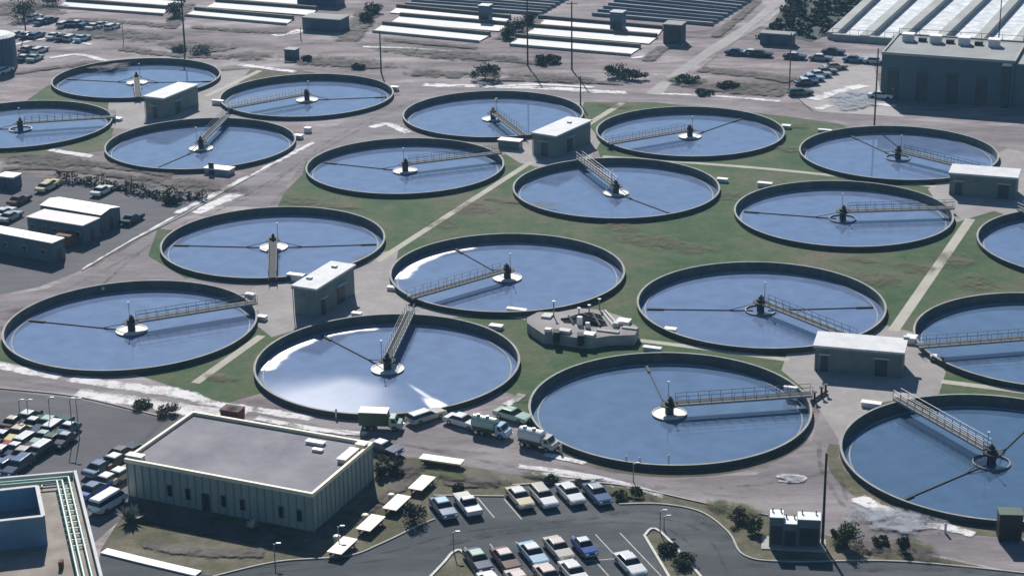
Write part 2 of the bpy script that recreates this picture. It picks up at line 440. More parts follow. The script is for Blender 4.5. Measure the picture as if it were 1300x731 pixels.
sheet('parking_lot', [(128, 697), (270, 731), (350, 713), (440, 706), (480, 692), (530, 669), (550, 660), (543, 640), (548, 629), (640, 630), (648, 616), (765, 608), (785, 640), (840, 640), (890, 650), (925, 676), (945, 705), (1000, 713), (1150, 713), (1370, 735), (1400, 900), (100, 900)], Z2, 'lot')
sheet('verge', [(150, 662), (165, 640), (245, 527), (400, 562), (476, 579), (540, 582), (640, 602), (740, 612), (800, 620), (900, 641), (975, 655), (1050, 679), (1110, 692), (1200, 709), (1370, 745),
                (1370, 735), (1150, 713), (1000, 713), (945, 705), (925, 676), (890, 650), (840, 640), (785, 640), (765, 608), (648, 616), (640, 630), (548, 629), (543, 640), (550, 660), (530, 669), (480, 692), (440, 706), (350, 713), (270, 731), (128, 697)], Z1*1.5, 'verge')
# lawn round the tanks
sheet('lawn', [(352, 263), (362, 243), (384, 222), (388, 205), (520, 212), (642, 196), (668, 206), (700, 228), (764, 204), (752, 172), (738, 150), (741, 130), (830, 130), (1000, 148), (1065, 157), (1140, 190), (1240, 200), (1320, 215), (1460, 250), (1460, 600), (1300, 570), (1180, 560), (1110, 520), (1040, 480), (1010, 500),
               (850, 520), (690, 575), (668, 548), (648, 520), (652, 500), (500, 470), (345, 495), (286, 512), (225, 492), (150, 468), (165, 410), (300, 400), (340, 350), (235, 353), (188, 325), (200, 290), (280, 300), (345, 290)], Z3, 'grass')
sheet('lawn', [(42, 122), (62, 108), (140, 108), (150, 140), (138, 190), (60, 203), (0, 200), (0, 150)], Z3, 'grass')
sheet('lawn', [(-30, 452), (3, 430), (60, 440), (160, 440), (150, 472), (60, 470), (0, 458)], Z3, 'grass')
sheet('lawn', [(280, 88), (350, 86), (400, 92), (380, 120), (300, 118)], Z3, 'verge')
for t in 'RS':       # weedy strip at the foot of the near tanks
    cx, cy = TANKS[t]; a0, a1 = (R(205), R(330)) if t == 'R' else (R(165), R(300))
    pts = [(cx + (RT + .1)*math.cos(a0 + (a1 - a0)*k/24), cy + (RT + .1)*math.sin(a0 + (a1 - a0)*k/24)) for k in range(25)]
    pts += [(cx + (RT + (1.6 if t == 'R' else 2.6)*(.5 + .5*math.sin(math.pi*k/24)))*math.cos(a1 - (a1 - a0)*k/24), cy + (RT + (1.6 if t == 'R' else 2.6)*(.5 + .5*math.sin(math.pi*k/24)))*math.sin(a1 - (a1 - a0)*k/24)) for k in range(25)]
    sheet('verge', pts, Z4, 'verge', world=True)
for p in ([(320, 366), (360, 350), (460, 325), (506, 316), (500, 350), (522, 388), (640, 398), (560, 404), (490, 402), (410, 408), (345, 428), (316, 405)],
          [(636, 178), (680, 150), (738, 150), (764, 178), (750, 202), (700, 216), (660, 207), (636, 192)],
          [(138, 130), (180, 112), (270, 92), (318, 88), (300, 110), (278, 152), (200, 168), (136, 162)],
          [(1000, 446), (1030, 425), (1120, 412), (1168, 424), (1206, 455), (1192, 500), (1110, 512), (1066, 560), (1028, 500), (992, 470)],
          [(1178, 240), (1205, 222), (1280, 188), (1360, 210), (1360, 300), (1262, 268), (1215, 282), (1188, 256)]):
    sheet('concrete_apron', p, Z4, 'apron')
for p, w in (([(478, 332), (674, 206)], 1.25), ([(732, 167), (790, 131)], 1.4), ([(765, 199), (880, 207), (1000, 217), (1188, 237)], 1.3), ([(1232, 278), (1134, 420)], 1.6),
             ([(332, 426), (248, 486)], 1.3), ([(630, 397), (670, 404)], 1.5), ([(812, 432), (900, 443), (1002, 457)], 1.2), ([(1195, 484), (1300, 497), (1420, 512)], 1.3), ([(262, 122), (330, 90)], 1.4)):
    ribbon('path', p, w, Z5, 'path_mat')
# painted glint with pale dust, wet and dark patches
PZ = Z6
for p, w in (([(-20, 461), (40, 472), (80, 479)], 3.0), ([(85, 479), (150, 489), (235, 501)], 3.6), ([(150, 489), (220, 497), (265, 512)], 3.4), ([(92, 499), (150, 506), (240, 519), (318, 527)], 4.2), ([(180, 512), (230, 522), (300, 530)], 3.0), ([(245, 508), (330, 521), (400, 532)], 2.6),
             ([(247, 272), (275, 258), (303, 246)], 4.2), ([(222, 272), (262, 252), (322, 221)], 2.0), ([(318, 225), (352, 205), (400, 180)], 1.8), ([(100, 345), (170, 304), (225, 273)], 1.0),
             ([(470, 163), (492, 158), (520, 170)], 3.0), ([(530, 108), (620, 110), (700, 113), (790, 118)], 4.0), ([(700, 112), (750, 116), (800, 118)], 4.0), ([(300, 82), (340, 87), (378, 92)], 3.2), ([(345, 46), (372, 42), (384, 38)], 5.0),
             ([(688, 576), (720, 583), (745, 589)], 1.6), ([(655, 592), (700, 597), (770, 609), (850, 632)], 1.8), ([(672, 602), (715, 603), (760, 609)], 1.6), ([(850, 602), (900, 607)], 1.5), ([(985, 606), (1000, 603), (1022, 606), (1012, 612), (986, 610)], .7),
             ([(1030, 128), (1060, 118), (1100, 108)], 4.5), ([(1035, 140), (1080, 130), (1140, 136)], 3.0), ([(835, 120), (900, 122), (1000, 130)], 2.5), ([(1085, 630), (1130, 652), (1170, 660)], 3.4), ([(1140, 672), (1190, 668), (1240, 680)], 2.4),
             ([(455, 60), (520, 62), (600, 68)], 2.4), ([(60, 75), (100, 70), (140, 80)], 2.8), ([(60, 190), (95, 196), (120, 200)], 3.0), ([(175, 228), (200, 228)], 3.0), ([(640, 515), (655, 508), (664, 500)], 2.0), ([(320, 530), (400, 545), (470, 552)], 2.0), ([(800, 75), (830, 70), (842, 62)], 2.6), ([(610, 112), (680, 108), (760, 112)], 2.4), ([(0, 62), (60, 50), (120, 58)], 2.0)):
    PZ += .0025; ribbon('glint_dust_patch', p, w, PZ, 'glint_dust', ragged=True)
for p, w in (([(300, 722), (400, 712), (500, 698), (580, 676), (700, 662), (800, 655), (870, 664), (905, 690), (925, 731)], .7), ([(320, 728), (420, 718), (520, 704), (600, 684), (710, 668), (790, 662), (850, 672), (885, 700)], .7), ([(560, 690), (700, 664), (800, 650), (880, 655), (930, 690)], 2.4), ([(940, 715), (1050, 722), (1200, 722), (1300, 731)], 1.6),
             ([(130, 500), (330, 526), (520, 566), (660, 580), (800, 612), (960, 634)], .6), ([(0, 480), (200, 510), (420, 545), (640, 590), (860, 625)], .7), ([(60, 380), (180, 318), (300, 255), (420, 185), (520, 130)], .8), ([(120, 370), (220, 290), (330, 244), (430, 172), (540, 122)], .8),
             ([(1040, 560), (1045, 600), (1090, 660), (1180, 690)], 1.0), ([(900, 620), (1000, 610), (1060, 600), (1075, 640)], 1.0), ([(60, 700), (130, 620), (200, 540), (230, 525)], 1.6), ([(860, 110), (910, 72), (965, 28), (1000, 0)], .9), ([(510, 114), (700, 115), (850, 123), (1100, 150)], .8), ([(440, 75), (560, 80), (700, 70), (800, 85)], .9), ([(380, 66), (520, 88), (640, 96), (780, 92)], .9), ([(240, 75), (360, 60), (430, 45), (480, 5)], 1.2), ([(860, 98), (940, 95), (1010, 108), (1060, 125)], .9), ([(90, 60), (180, 66), (260, 80), (320, 90)], 1.0)):
    PZ += .0025; ribbon('tyre_track', p, w, PZ, 'track', ragged=True)
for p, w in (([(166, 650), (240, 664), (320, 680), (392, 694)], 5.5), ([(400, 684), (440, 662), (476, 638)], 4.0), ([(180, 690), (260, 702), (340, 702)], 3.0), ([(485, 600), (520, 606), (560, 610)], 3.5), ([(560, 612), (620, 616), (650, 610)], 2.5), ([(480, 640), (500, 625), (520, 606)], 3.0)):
    PZ += .0025; ribbon('dark_patch', p, w, PZ, 'dark_ground', ragged=True)  # first strips are darker ground along the ribbed building walls
for x, y, rx, ry in ((820, 305, 9, 5), (870, 315, 7, 4), (790, 290, 5, 3), (600, 265, 6, 5), (560, 285, 4, 4), (690, 262, 4, 3), (1110, 355, 6, 5), (1160, 340, 5, 4), (1210, 330, 5, 5), (1090, 330, 4, 2), (930, 250, 4, 4), (380, 255, 5, 4), (430, 262, 6, 2), (640, 255, 6, 2), (1000, 190, 5, 3), (280, 480, 4, 2), (665, 505, 2.5, 3), (1240, 360, 5, 5), (780, 135, 6, 3), (900, 140, 9, 2), (1010, 160, 4, 3), (460, 330, 3, 3)):
    PZ += .0025; blob('worn_patch', x, y, rx, ry, PZ, 'worn', UA)
for p, w, m in (([(360, 78), (420, 82), (480, 86)], 5, 'dark_ground'), ([(520, 96), (580, 94), (640, 98)], 4, 'dark_ground'), ([(540, 72), (620, 76), (700, 82)], 5, 'dark_ground'), ([(150, 62), (220, 70), (300, 74)], 6, 'dark_ground'), ([(850, 105), (920, 116), (1000, 122)], 5, 'dark_ground'), ([(880, 88), (960, 96), (1010, 104)], 8, 'dark_ground'), ([(10, 96), (60, 88), (110, 82)], 4, 'dark_ground'), ([(0, 216), (60, 214), (140, 222), (210, 232)], 4, 'dark_ground'), ([(60, 208), (130, 210), (230, 224)], 5, 'dark_ground'),
                ([(440, 55), (455, 35), (470, 12)], 9, 'dark_ground'), ([(640, 52), (660, 38), (690, 20)], 8, 'dark_ground'), ([(215, 38), (226, 22), (238, 5)], 6, 'dark_ground'), ([(240, 34), (310, 40), (370, 42)], 5, 'dark_ground'), ([(80, 26), (150, 28), (215, 34)], 6, 'dark_ground'), ([(480, 50), (560, 58), (610, 62)], 4, 'dark_ground'), ([(820, 80), (835, 66), (845, 60)], 5, 'dark_ground'), ([(905, 50), (935, 25), (965, 0)], 4, 'dark_ground'), ([(600, 102), (700, 104), (800, 108)], 2.5, 'dark_ground')):
    PZ += .0025; ribbon('dark_patch', p, w, PZ, m, ragged=True)
for x, y, rx, ry, m in ((1085, 128, 7, 12, 'wet'), (1130, 660, 8, 4, 'wet'), (1004, 607, 2.4, 1.6, 'wet'), (430, 80, 22, 7, 'dark_ground'), (570, 70, 26, 6, 'dark_ground'), (320, 72, 8, 6, 'dark_ground'), (560, 95, 12, 5, 'dark_ground'),
                        (60, 205, 14, 6, 'dark_ground'), (230, 235, 18, 5, 'dark_ground'), (150, 45, 20, 8, 'dark_ground'), (700, 100, 20, 5, 'dark_ground'), (250, 60, 14, 8, 'dark_ground'), (955, 112, 12, 7, 'dark_ground'), (870, 103, 7, 4, 'tuft'), (930, 110, 6, 4, 'tuft'),
                        (800, 628, 5, 1.6, 'tuft'), (690, 606, 4, 1.2, 'tuft'), (930, 648, 5, 2.5, 'tuft'), (1150, 692, 5, 2, 'tuft'), (620, 612, 6, 2, 'dark_ground'), (510, 596, 4, 2.5, 'dark_ground'), (130, 84, 10, 6, 'dark_ground'), (30, 12, 18, 12, 'dark_ground'), (1130, 700, 9, 2, 'dark_ground'), (560, 605, 5, 1.5, 'tuft')):
    PZ += .0025
    blob('dark_patch' if m == 'dark_ground' else 'puddle' if m == 'wet' else 'weeds', x, y, rx, ry, PZ, m, UA)
for p in ([(104, 344), (170, 305), (232, 274), (300, 235), (352, 207)], [(192, 700), (270, 732), (352, 713), (440, 706), (482, 691), (530, 668), (552, 659)][1:], [(550, 629), (640, 630)], [(650, 616), (766, 608)], [(786, 640), (840, 640), (890, 650), (925, 676), (945, 705), (1000, 713), (1150, 713), (1370, 735)],
          [(740, 611), (800, 618), (900, 640), (975, 654)], [(-80, 484), (0, 493), (100, 504), (205, 529)]):
    ribbon('kerb', p, .22, .03, 'concrete', kerb=.13)
ribbon('kerb', [(132, 700), (180, 712), (252, 729)], 1.2, .03, 'white_paint', kerb=.2)
# planters in the front lot
sheet('planter', [(818, 680), (838, 675), (905, 750), (860, 750)], Z5, 'verge')
sheet('planter', [(562, 716), (575, 701), (589, 704), (622, 760), (520, 760)], Z5, 'verge')
for p in ([(818, 680), (838, 675), (905, 750)], [(818, 680), (860, 750)], [(520, 760), (562, 716), (576, 701), (590, 704), (622, 760)]):
    ribbon('kerb', p, .3, .03, 'pale_concrete', kerb=.15)
def stall(px, py, L, name='stall_line'):
    a = W(px, py); ribbon(name, [a, a + Vector((math.cos(STALL), math.sin(STALL), 0))*L], .14, Z4, 'line_paint', px_is_world=True)
for x, y in ((552, 634), (577, 632), (606, 631), (640, 633), (672, 617), (705, 614), (740, 611), (770, 610)): stall(x, y, 5.6)
for x, y in ((590, 694), (622, 690), (655, 687), (690, 684), (727, 680), (756, 678), (787, 676)): stall(x, y, 13.5)
a, b = W(742, 712), W(800, 707); ribbon('stall_line', [a, b], .14, Z4, 'line_paint', px_is_world=True)

# ------------------------------------------------------------------ settling tanks
def tank_meshes():
    T = {}
    q = MB(); n = 128
    for k in range(n):
        a, b = 2*math.pi*k/n, 2*math.pi*(k + 1)/n
        P = lambda r, t, z: (r*math.cos(t), r*math.sin(t), z)
        ri = RT - .30
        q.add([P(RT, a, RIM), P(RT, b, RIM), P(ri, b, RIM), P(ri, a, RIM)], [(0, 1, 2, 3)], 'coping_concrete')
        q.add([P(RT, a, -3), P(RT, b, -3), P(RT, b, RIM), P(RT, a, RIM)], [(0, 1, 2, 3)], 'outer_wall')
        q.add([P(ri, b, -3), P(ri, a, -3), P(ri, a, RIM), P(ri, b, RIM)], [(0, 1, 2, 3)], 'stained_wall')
    T['wall'] = q.mesh('wall')
    T['weir'] = MB().lathe([(16.85, -2.5), (16.85, WATER + .06), (16.7, WATER + .06), (16.7, -2.5)], 'coping_concrete').mesh('weir')
    me = bpy.data.meshes.new('water'); n = 96
    me.from_pydata([((RT - .3)*math.cos(2*math.pi*k/n), (RT - .3)*math.sin(2*math.pi*k/n), WATER) for k in range(n)], [], [tuple(range(n))]); T['water'] = me
    T['feed_well'] = MB().lathe([(2.25, -1.6), (2.25, WATER + .22), (2.12, WATER + .22), (2.12, -1.6)], 'rail', 40).mesh('feed_well')
    T['scum'] = MB().cyl((0, 0, -1.2), 2.1, WATER + .14 + 1.2, 'foam', 40).mesh('scum')
    d = MB().cyl((0, 0, -2), .55, 2.75, 'dark_steel', 20).cyl((0, 0, .74), 1.15, .16, 'dark_steel', 24)
    T['centre_column'] = d.mesh('centre_column')
    T['drive_unit'] = MB().cyl((0, 0, .9), .6, .4, 'dark_steel', 20).box((.1, 0, 1.5), (.62, .5, .4), 'dark_steel').cyl((.1, 0, 1.7), .17, .25, 'dark_steel', 12).mesh('drive_unit')
    lp = MB().tube((0, .75, .9), (0, .75, 3.6), .045, 'steel', 6).box((0, .75, 3.65), (.28, .28, .14), 'lamp_glass')
    T['lamp_post'] = lp.mesh('lamp_post')
    # walkway along +x from the column out past the rim
    L0, L1 = .9, 18.6
    w = MB()
    w.box(((L0 + L1)/2, 0, .98), (L1 - L0, 1.0, .06), 'grating')
    for s in (-1, 1):
        w.box(((L0 + L1)/2, s*.58, .86), (L1 - L0, .13, .3), 'beam')
    for k in range(10): w.box((L0 + 1 + k*1.85, 0, .80), (.1, 1.03, .12), 'dark_steel')
    T['walkway'] = w.mesh('walkway')
    r = MB()
    k = L0
    while k <= L1:
        r.tube((k, 0, .95), (k, 0, 2.1), .035, 'rail', 5); k += 1.475
    for z in (1.55, 2.1): r.tube((L0, 0, z), (L1, 0, z), .035, 'rail', 5)
    T['railing'] = r.mesh('railing')
    q = MB().bar((1.1, 0, WATER + .05), (16.5, 0, WATER + .05), .13, .14, 'dark_steel')
    q.bar((14.0, 0, WATER + .1), (16.5, 0, WATER + .1), .4, .18, 'dark_steel').bar((1.1, 0, .5), (4.5, 0, WATER + .1), .09, .09, 'dark_steel')
    T['skimmer_arm'] = q.mesh('skimmer_arm')
    return T
TM = tank_meshes()
# bridge end seen at the rim, skimmer arms (directions), scum in the centre well, water, label
TANKINFO = [
 ('A', (175, 124), [(80, 101), (262, 104)], True, 'water', 'far left round settling tank behind the small hut, its bridge coming straight at the camera'),
 ('B', (139, 148), [], False, 'water', 'round settling tank cut by the left edge, beside the apron of the farthest hut'),
 ('C', (288, 137), [(485, 124)], True, 'water', 'round far settling tank right of the farthest hut, its bridge pointing left'),
 ('D', (288, 146), [(205, 211)], True, 'water', 'round settling tank in front of the farthest hut, its bridge rising to the upper right'),
 ('E', (665, 172), [], True, 'water', 'round settling tank behind the hut with the black door, farthest of its group of four'),
 ('F', (634, 193), [(412, 207)], True, 'water', 'round settling tank right of the diagonal dirt road, a path running past its right rim'),
 ('G', (765, 183), [(945, 150)], True, 'water', 'round settling tank behind the long straight path, with its bridge pointing left'),
 ('H', (742, 205), [(852, 272)], True, 'water', 'round settling tank with a broad walkway dropping from the hut at its upper left rim'),
 ('I', (1236, 214), [], False, 'water', 'round settling tank before the big dark building, a tall pole mirrored in it'),
 ('J', (1207, 263), [], False, 'water', 'round settling tank with a level bridge to the right, just below the straight path'),
 ('K', (1262, 250), [], False, 'water', 'sliver of a round settling tank at the right edge under the far right hut'),
 ('L', (346, 356), [(226, 312), (466, 311)], True, 'water', 'round settling tank with two level skimmer arms and a pinkish bridge coming at the camera'),
 ('M', (520, 377), [(573, 314)], True, 'rim_glare_water', 'round settling tank in the centre of the photo, its bridge falling to the lower left'),
 ('N', (1062, 420), [(838, 393), (1090, 391)], False, 'water', 'round settling tank behind the long-roofed hut, one skimmer arm pointing level to the left'),
 ('O', (1172, 438), [], False, 'vignette_water', 'round settling tank cut by the right edge, level with the near right hut'),
 ('P', (322, 383), [(45, 408)], True, 'water', 'round settling tank at the left edge where two dirt roads meet'),
 ('Q', (522, 393), [(420, 432)], True, 'ruffled_water', 'round settling tank with white sun glare on its water, trucks at its near rim'),
 ('R', (1018, 500), [(818, 460)], True, 'vignette_water', 'largest-looking round settling tank in front, with a level bridge reaching right to the hut'),
 ('S', (1130, 499), [(1163, 628), (1300, 548)], False, 'vignette_dark_water', 'nearest round settling tank, at the lower right corner, bridge to its upper left'),
]
for key, bend, arms, scum, wmat, label in TANKINFO:
    cx, cy = TANKS[key]
    t = thing('settling_tank', label, 'settling tank', (cx, cy, 0), 0, 'round settling tanks')
    link('wall', TM['wall'], t, rz=random.uniform(0, 6)); link('weir', TM['weir'], t)
    w = TM['water'].copy() if wmat != 'water' else TM['water']
    if wmat != 'water': w.materials.clear()
    if not w.materials: w.materials.append(MATS[wmat])
    link('water', w, t, rz=0 if 'ruffled' in wmat or 'glare' in wmat else random.uniform(0, 6))
    fw = link('feed_well', TM['feed_well'], t)
    if scum: link('scum', TM['scum'], fw)
    link('centre_column', TM['centre_column'], t)
    e = W(*bend, 1.0); ang = math.atan2(e.y - cy, e.x - cx)
    link('drive_unit', TM['drive_unit'], t, rz=ang)
    link('lamp_post', TM['lamp_post'], t, rz=ang)
    b = link('walkway', TM['walkway'], t, rz=ang)
    link('railing', TM['railing'], b, (0, .6, 0)); link('railing', TM['railing'], b, (0, -.6, 0))
    for a in arms or [(None, None)]:
        if a[0] is None: aa = ang + R(160)
        else: q = W(*a, WATER); aa = math.atan2(q.y - cy, q.x - cx)
        link('skimmer_arm', TM['skimmer_arm'], t, rz=aa)
for o in [o for o in C.objects if o.type == 'MESH' and o.data.name.split('.')[0] in ('wall', 'weir', 'feed_well') and o.parent]:
    for p in o.data.polygons: p.use_smooth = False

# ------------------------------------------------------------------ buildings
def frame_from(fl, fr, other, z, corner='br'):
    "footprint from three roof corners seen in the photograph: origin at front left, width, depth, angle"
    a, b = W(*fl, z), W(*fr, z); u = (b - a); w = u.length; u.normalize(); v = Vector((-u.y, u.x, 0))
    q = W(*other, z); d = (q - (b if corner == 'br' else a)).dot(v)
    return Vector((a.x, a.y, 0)), math.atan2(u.y, u.x), w, d
def hut(fl, fr, oc, z, corner, label, doors, extra=()):
    o, ang, w, d = frame_from(fl, fr, oc, z, corner)
    t = thing('pump_hut', label, 'hut', o, ang, 'flat-roofed pump huts')
    e = .28
    MB().box((w/2, d/2, (z - .3)/2), (w - 2*e, d - 2*e, z - .3), 'hut_wall').build('wall', t, bevel=.03)
    r = MB().box((w/2, d/2, z - .15), (w, d, .3), 'hut_roof'); r.build('roof', t, bevel=.03)
    for x, y in extra: MB().box((x*w, y*d, z + .14), (.8, .6, .28), 'vent').build('roof_vent', t)
    g = MB().box((w/2, .06, z - .42), (w - .1, .14, .16), 'steel').build('gutter', t)
    for x in (.04, .96): MB().tube((x*w, .16, 0), (x*w, .16, z - .4), .06, 'steel', 8).build('downpipe', t)
    lv = MB()
    for k in range(5): lv.box((w*.42, e - .03, z*.62 + k*.12), (.9, .1, .07), 'steel')
    lv.build('louvre', t)
    for side, p, dw, dh in doors:
        q = MB()
        if side == 'f': q.box((p*w, e - .02, dh/2), (dw, .1, dh), 'door_dark')
        else: q.box((w - e + .02, p*d, dh/2), (.1, dw, dh), 'door_dark')
        dd = q.build('door', t)
        h = MB()
        if side == 'f': h.box((p*w + dw*.36, e - .1, 1.0), (.05, .06, .16), 'chrome')
        else: h.box((w - e + .1, p*d + dw*.36, 1.0), (.06, .05, .16), 'chrome')
        h.build('handle', dd)
        h = MB()
        if side == 'f': h.box((p*w, .02, dh + .35), (dw + .5, .5, .1), 'hut_roof')
        else: h.box((w - .02, p*d, dh + .35), (.5, dw + .5, .1), 'hut_roof')
        h.build('door_canopy', t)
    return t, o, ang, w, d
hut((369, 362), (402, 367), (449, 335), 4.6, 'br', 'grey flat-roofed hut with a recessed dark side door, between the central and the left tanks', [('s', .18, 1.1, 2.3), ('s', .62, 2.2, 2.6)], [(.45, .8), (.25, .3)])
hut((674, 168), (706, 173), (737, 150), 4.3, 'br', 'grey flat-roofed hut with tall black doors, in the upper middle of the photo', [('f', .5, 1.4, 2.6), ('s', .4, 1.8, 2.6)], [(.5, .7)])
hut((181, 122), (208, 125), (245, 106), 4.3, 'br', 'small grey flat-roofed hut among the four farthest tanks at upper left', [('s', .4, 1.8, 2.4), ('f', .5, 1.0, 2.2)])
hut((1032, 438), (1149, 448), (1042, 420), 3.7, 'bl', 'wide grey hut with a pale mono-pitch roof, lower right between four tanks', [('f', .13, 1.0, 2.2), ('f', .75, 1.6, 2.3)], [(.98, 1.0)])
hut((1204, 219), (1293, 226), (1214, 208), 4.0, 'bl', 'grey hut with a bright flat roof near the right edge, below the big dark building', [('f', .16, 1.2, 2.3), ('f', .8, 1.8, 2.4)])

# low ribbed building with a pale parapet, front left
z = 4.75
o, ang, w, d = frame_from((160, 582), (396, 626), (472, 562), z)
t = thing('panel_building', 'low ribbed green-grey building with flat grey roof and cream parapet, left foreground', 'building', o, ang)
MB().box((w/2, d/2, z/2 - .25), (w, d, z - .5), 'panel').build('wall', t)
q = MB(); n = int(w/1.02)
for k in range(n + 1): q.box((.02 + k*(w - .04)/n, -.05, z/2 - .2), (.14, .12, z - .4), 'panel_seam')
q.build('wall_rib', t)['kind'] = 'stuff'
q = MB(); n = int(d/1.02)
for k in range(n + 1): q.box((w + .05, .02 + k*(d - .04)/n, z/2 - .2), (.12, .14, z - .4), 'panel_seam')
q.build('wall_rib', t)['kind'] = 'stuff'
rf = MB().box((w/2, d/2, z - .42), (w - .1, d - .1, .2), 'felt').build('roof', t)
q = MB()
for c, s in (((w/2, -.02, z - .17), (w + .3, .34, .46)), ((w/2, d + .02, z - .17), (w + .3, .34, .46))): q.box(c, s, 'cream_trim')
for c, s in (((-.02, d/2, z - .172), (.34, d - .3, .456)), ((w + .02, d/2, z - .172), (.34, d - .3, .456))): q.box(c, s, 'cream_trim')
q.build('parapet', t)
for a, b, sx, sy, h in ((.03, .06, 2.0, .9, .55), (.74, .86, 2.2, .8, .3), (.79, .74, 1.2, .6, .25), (.96, .72, 1.1, 3.2, .5), (.97, .92, 1.2, .8, .6)):
    v = MB().box((a*w, b*d, z - .32 + h/2), (sx, sy, h), 'cream_trim' if a > .9 or a < .1 else 'vent'); v.box((a*w, b*d, z - .3 + h), (sx*1.1, sy*1.1, .07), 'white_paint'); v.build('roof_vent', rf)
for k, (a, kind) in enumerate(((.235, 'w'), (.335, 'w'), (.43, 'd'), (.53, 'w'), (.63, 'w'), (.835, 'w'), (.93, 'w'))):
    x = a*w
    if kind == 'w':
        f = MB().box((x, -.08, 1.75), (.72, .12, 1.5), 'panel_seam').build('window', t)
        MB().box((x, -.13, 1.75), (.58, .06, 1.36), 'glass').build('pane', f)
        MB().box((x, -.15, .96), (.85, .2, .07), 'concrete').build('sill', f)
    else:
        f = MB().box((x, -.08, 1.1), (1.0, .12, 2.2), 'door_dark').build('door', t)
        MB().box((x + .36, -.17, 1.05), (.05, .06, .16), 'chrome').build('handle', f)
BLD = (o, ang, w, d)
def bld(x, y, z=0):
    c, s = math.cos(ang_b), math.sin(ang_b); return Vector((BLD[0].x + c*x - s*y, BLD[0].y + s*x + c*y, z))
ang_b = ang

# roof with pipes and an open tank, bottom left corner
ZR = 7.0
c1 = W(97, 597, ZR); c2 = W(131, 733, ZR); c0 = W(4, 605, ZR)
t = thing('pipe_roof_building', 'flat roof with green pipes and a blue open-topped tank, lower left corner', 'building', (c1.x, c1.y, 0), 0)
e1 = (c2 - c1).normalized(); e0 = (c0 - c1).normalized(); e0 = (e0 - e1*e0.dot(e1)*.0).normalized()
P = lambda a, b, zz=0: Vector(e1*a + e0*b) + Vector((0, 0, zz))       # a towards the camera, b to the left
foot = [P(0, 0), P(0, 34), P(34, 34), P(34, 0)]
MB().prism([(p.x, p.y) for p in foot], 0, ZR - .7, 'blue_wall', 'tan_roof').build('wall', t)
q = MB()
q.bar(P(-.1, .15, ZR - .35), P(34, .15, ZR - .35), .32, .72, 'coping'); q.bar(P(.15, .4, ZR - .352), P(.15, 34, ZR - .352), .32, .72, 'coping')
q.build('parapet', t)
for off, zz in ((1.0, .45), (1.75, .45), (2.35, .75)):
    q = MB()
    pts = [P(34, off, ZR - .7 + zz), P(off, off, ZR - .7 + zz), P(off, 34, ZR - .7 + zz)]
    for a, b in zip(pts, pts[1:]): q.tube(a, b, .13, 'green_pipe', 10)
    q.build('pipe', t)
for k in range(1, 12): MB().bar(P(2.3 + k*1.4, .75, ZR - .42), P(2.3 + k*1.4, 2.6, ZR - .42), .1, .1, 'green_pipe').build('pipe_support', t)
for k in range(1, 8): MB().bar(P(.75, 2.6 + k*1.4, ZR - .42), P(2.6, 2.6 + k*1.4, ZR - .42), .1, .1, 'green_pipe').build('pipe_support', t)
# blue penthouse open box
zt = ZR + 2.6
a0, a1 = W(47, 617, zt), W(55, 655, zt)
pb = [W(-70, 630, zt), W(47, 617, zt), W(55, 655, zt), W(-62, 668, zt)]
loc = [p - Vector((c1.x, c1.y, 0)) for p in pb]
q = MB()
for i in range(4):
    p, r_ = loc[i], loc[(i + 1) % 4]
    q.bar((p.x, p.y, (zt + ZR - .7)/2), (r_.x, r_.y, (zt + ZR - .7)/2), .3, zt - ZR + .7, 'blue_wall')
bx = q.build('roof_tank', t)
q = MB()
for i in range(4):
    p, r_ = loc[i], loc[(i + 1) % 4]
    q.bar((p.x, p.y, zt + .04 + .004*i), (r_.x, r_.y, zt + .04 + .004*i), .42, .1, 'coping')
q.build('coping', bx)
MB().prism([(p.x, p.y) for p in loc], ZR - .2, ZR + .2, 'blue_wall', 'pond_wall').build('floor', bx)
p = W(78, 720, ZR - .7) - Vector((c1.x, c1.y, 0)); MB().box((p.x, p.y, ZR - .3), (.4, .7, .8), 'rust').build('vent_box', t)

# trailers in the left compound
def trailer(fl, fr, oc, z, corner, label, roofm, gable=0.0, nwin=5):
    o, ang, w, d = frame_from(fl, fr, oc, z, corner)
    t = thing('site_trailer', label, 'trailer', o, ang, 'white-roofed trailers in the left compound')
    MB().box((w/2, d/2, z/2), (w - .2, d - .2, z - .1), 'trailer_wall').build('wall', t)
    r = MB()
    if gable:
        for sgn, y0 in ((1, 0), (-1, d)):
            r.add([(0, y0, z - .05), (w, y0, z - .05), (w, d/2, z + gable), (0, d/2, z + gable)], [(0, 1, 2, 3)], roofm)
        r.add([(0, 0, z - .05), (0, d, z - .05), (0, d/2, z + gable), (w, 0, z - .05), (w, d, z - .05), (w, d/2, z + gable)], [(0, 1, 2), (3, 5, 4)], 'trailer_wall')
    else:
        r.box((w/2, d/2, z), (w, d, .14), roofm)
    r.build('roof', t)
    for k in range(nwin):
        f = MB().box(((k + .5)*w/nwin, .08, 1.7), (.9, .08, .8), 'coping').build('window', t); MB().box(((k + .5)*w/nwin, .02, 1.7), (.76, .06, .66), 'glass').build('pane', f)
    f = MB().box((w - .08, d*.5, 1.1), (.08, .9, 2.0), 'door_dark').build('door', t); MB().box((w - .02, d*.5 + .3, 1.1), (.06, .05, .16), 'chrome').build('handle', f)
    return t
trailer((50, 260), (128, 273), (148, 261.5), 3.2, 'br', 'double trailer with a pinkish-white ridged roof, farthest right of the left compound', 'trailer_roof', .45)
trailer((33, 275.5), (105, 287), (122, 276), 3.2, 'br', 'middle trailer with a pale pink flat roof in the left compound', 'pink_roof')
trailer((-55, 286), (66, 309), (76, 301), 3.4, 'br', 'nearest trailer in the left compound with a bright white roof, cut by the left edge', 'trailer_roof')
p = W(90, 322); t = thing('rusty_bin', 'rust-brown open skip between the two nearer left trailers', 'skip', W(84, 312), UA)
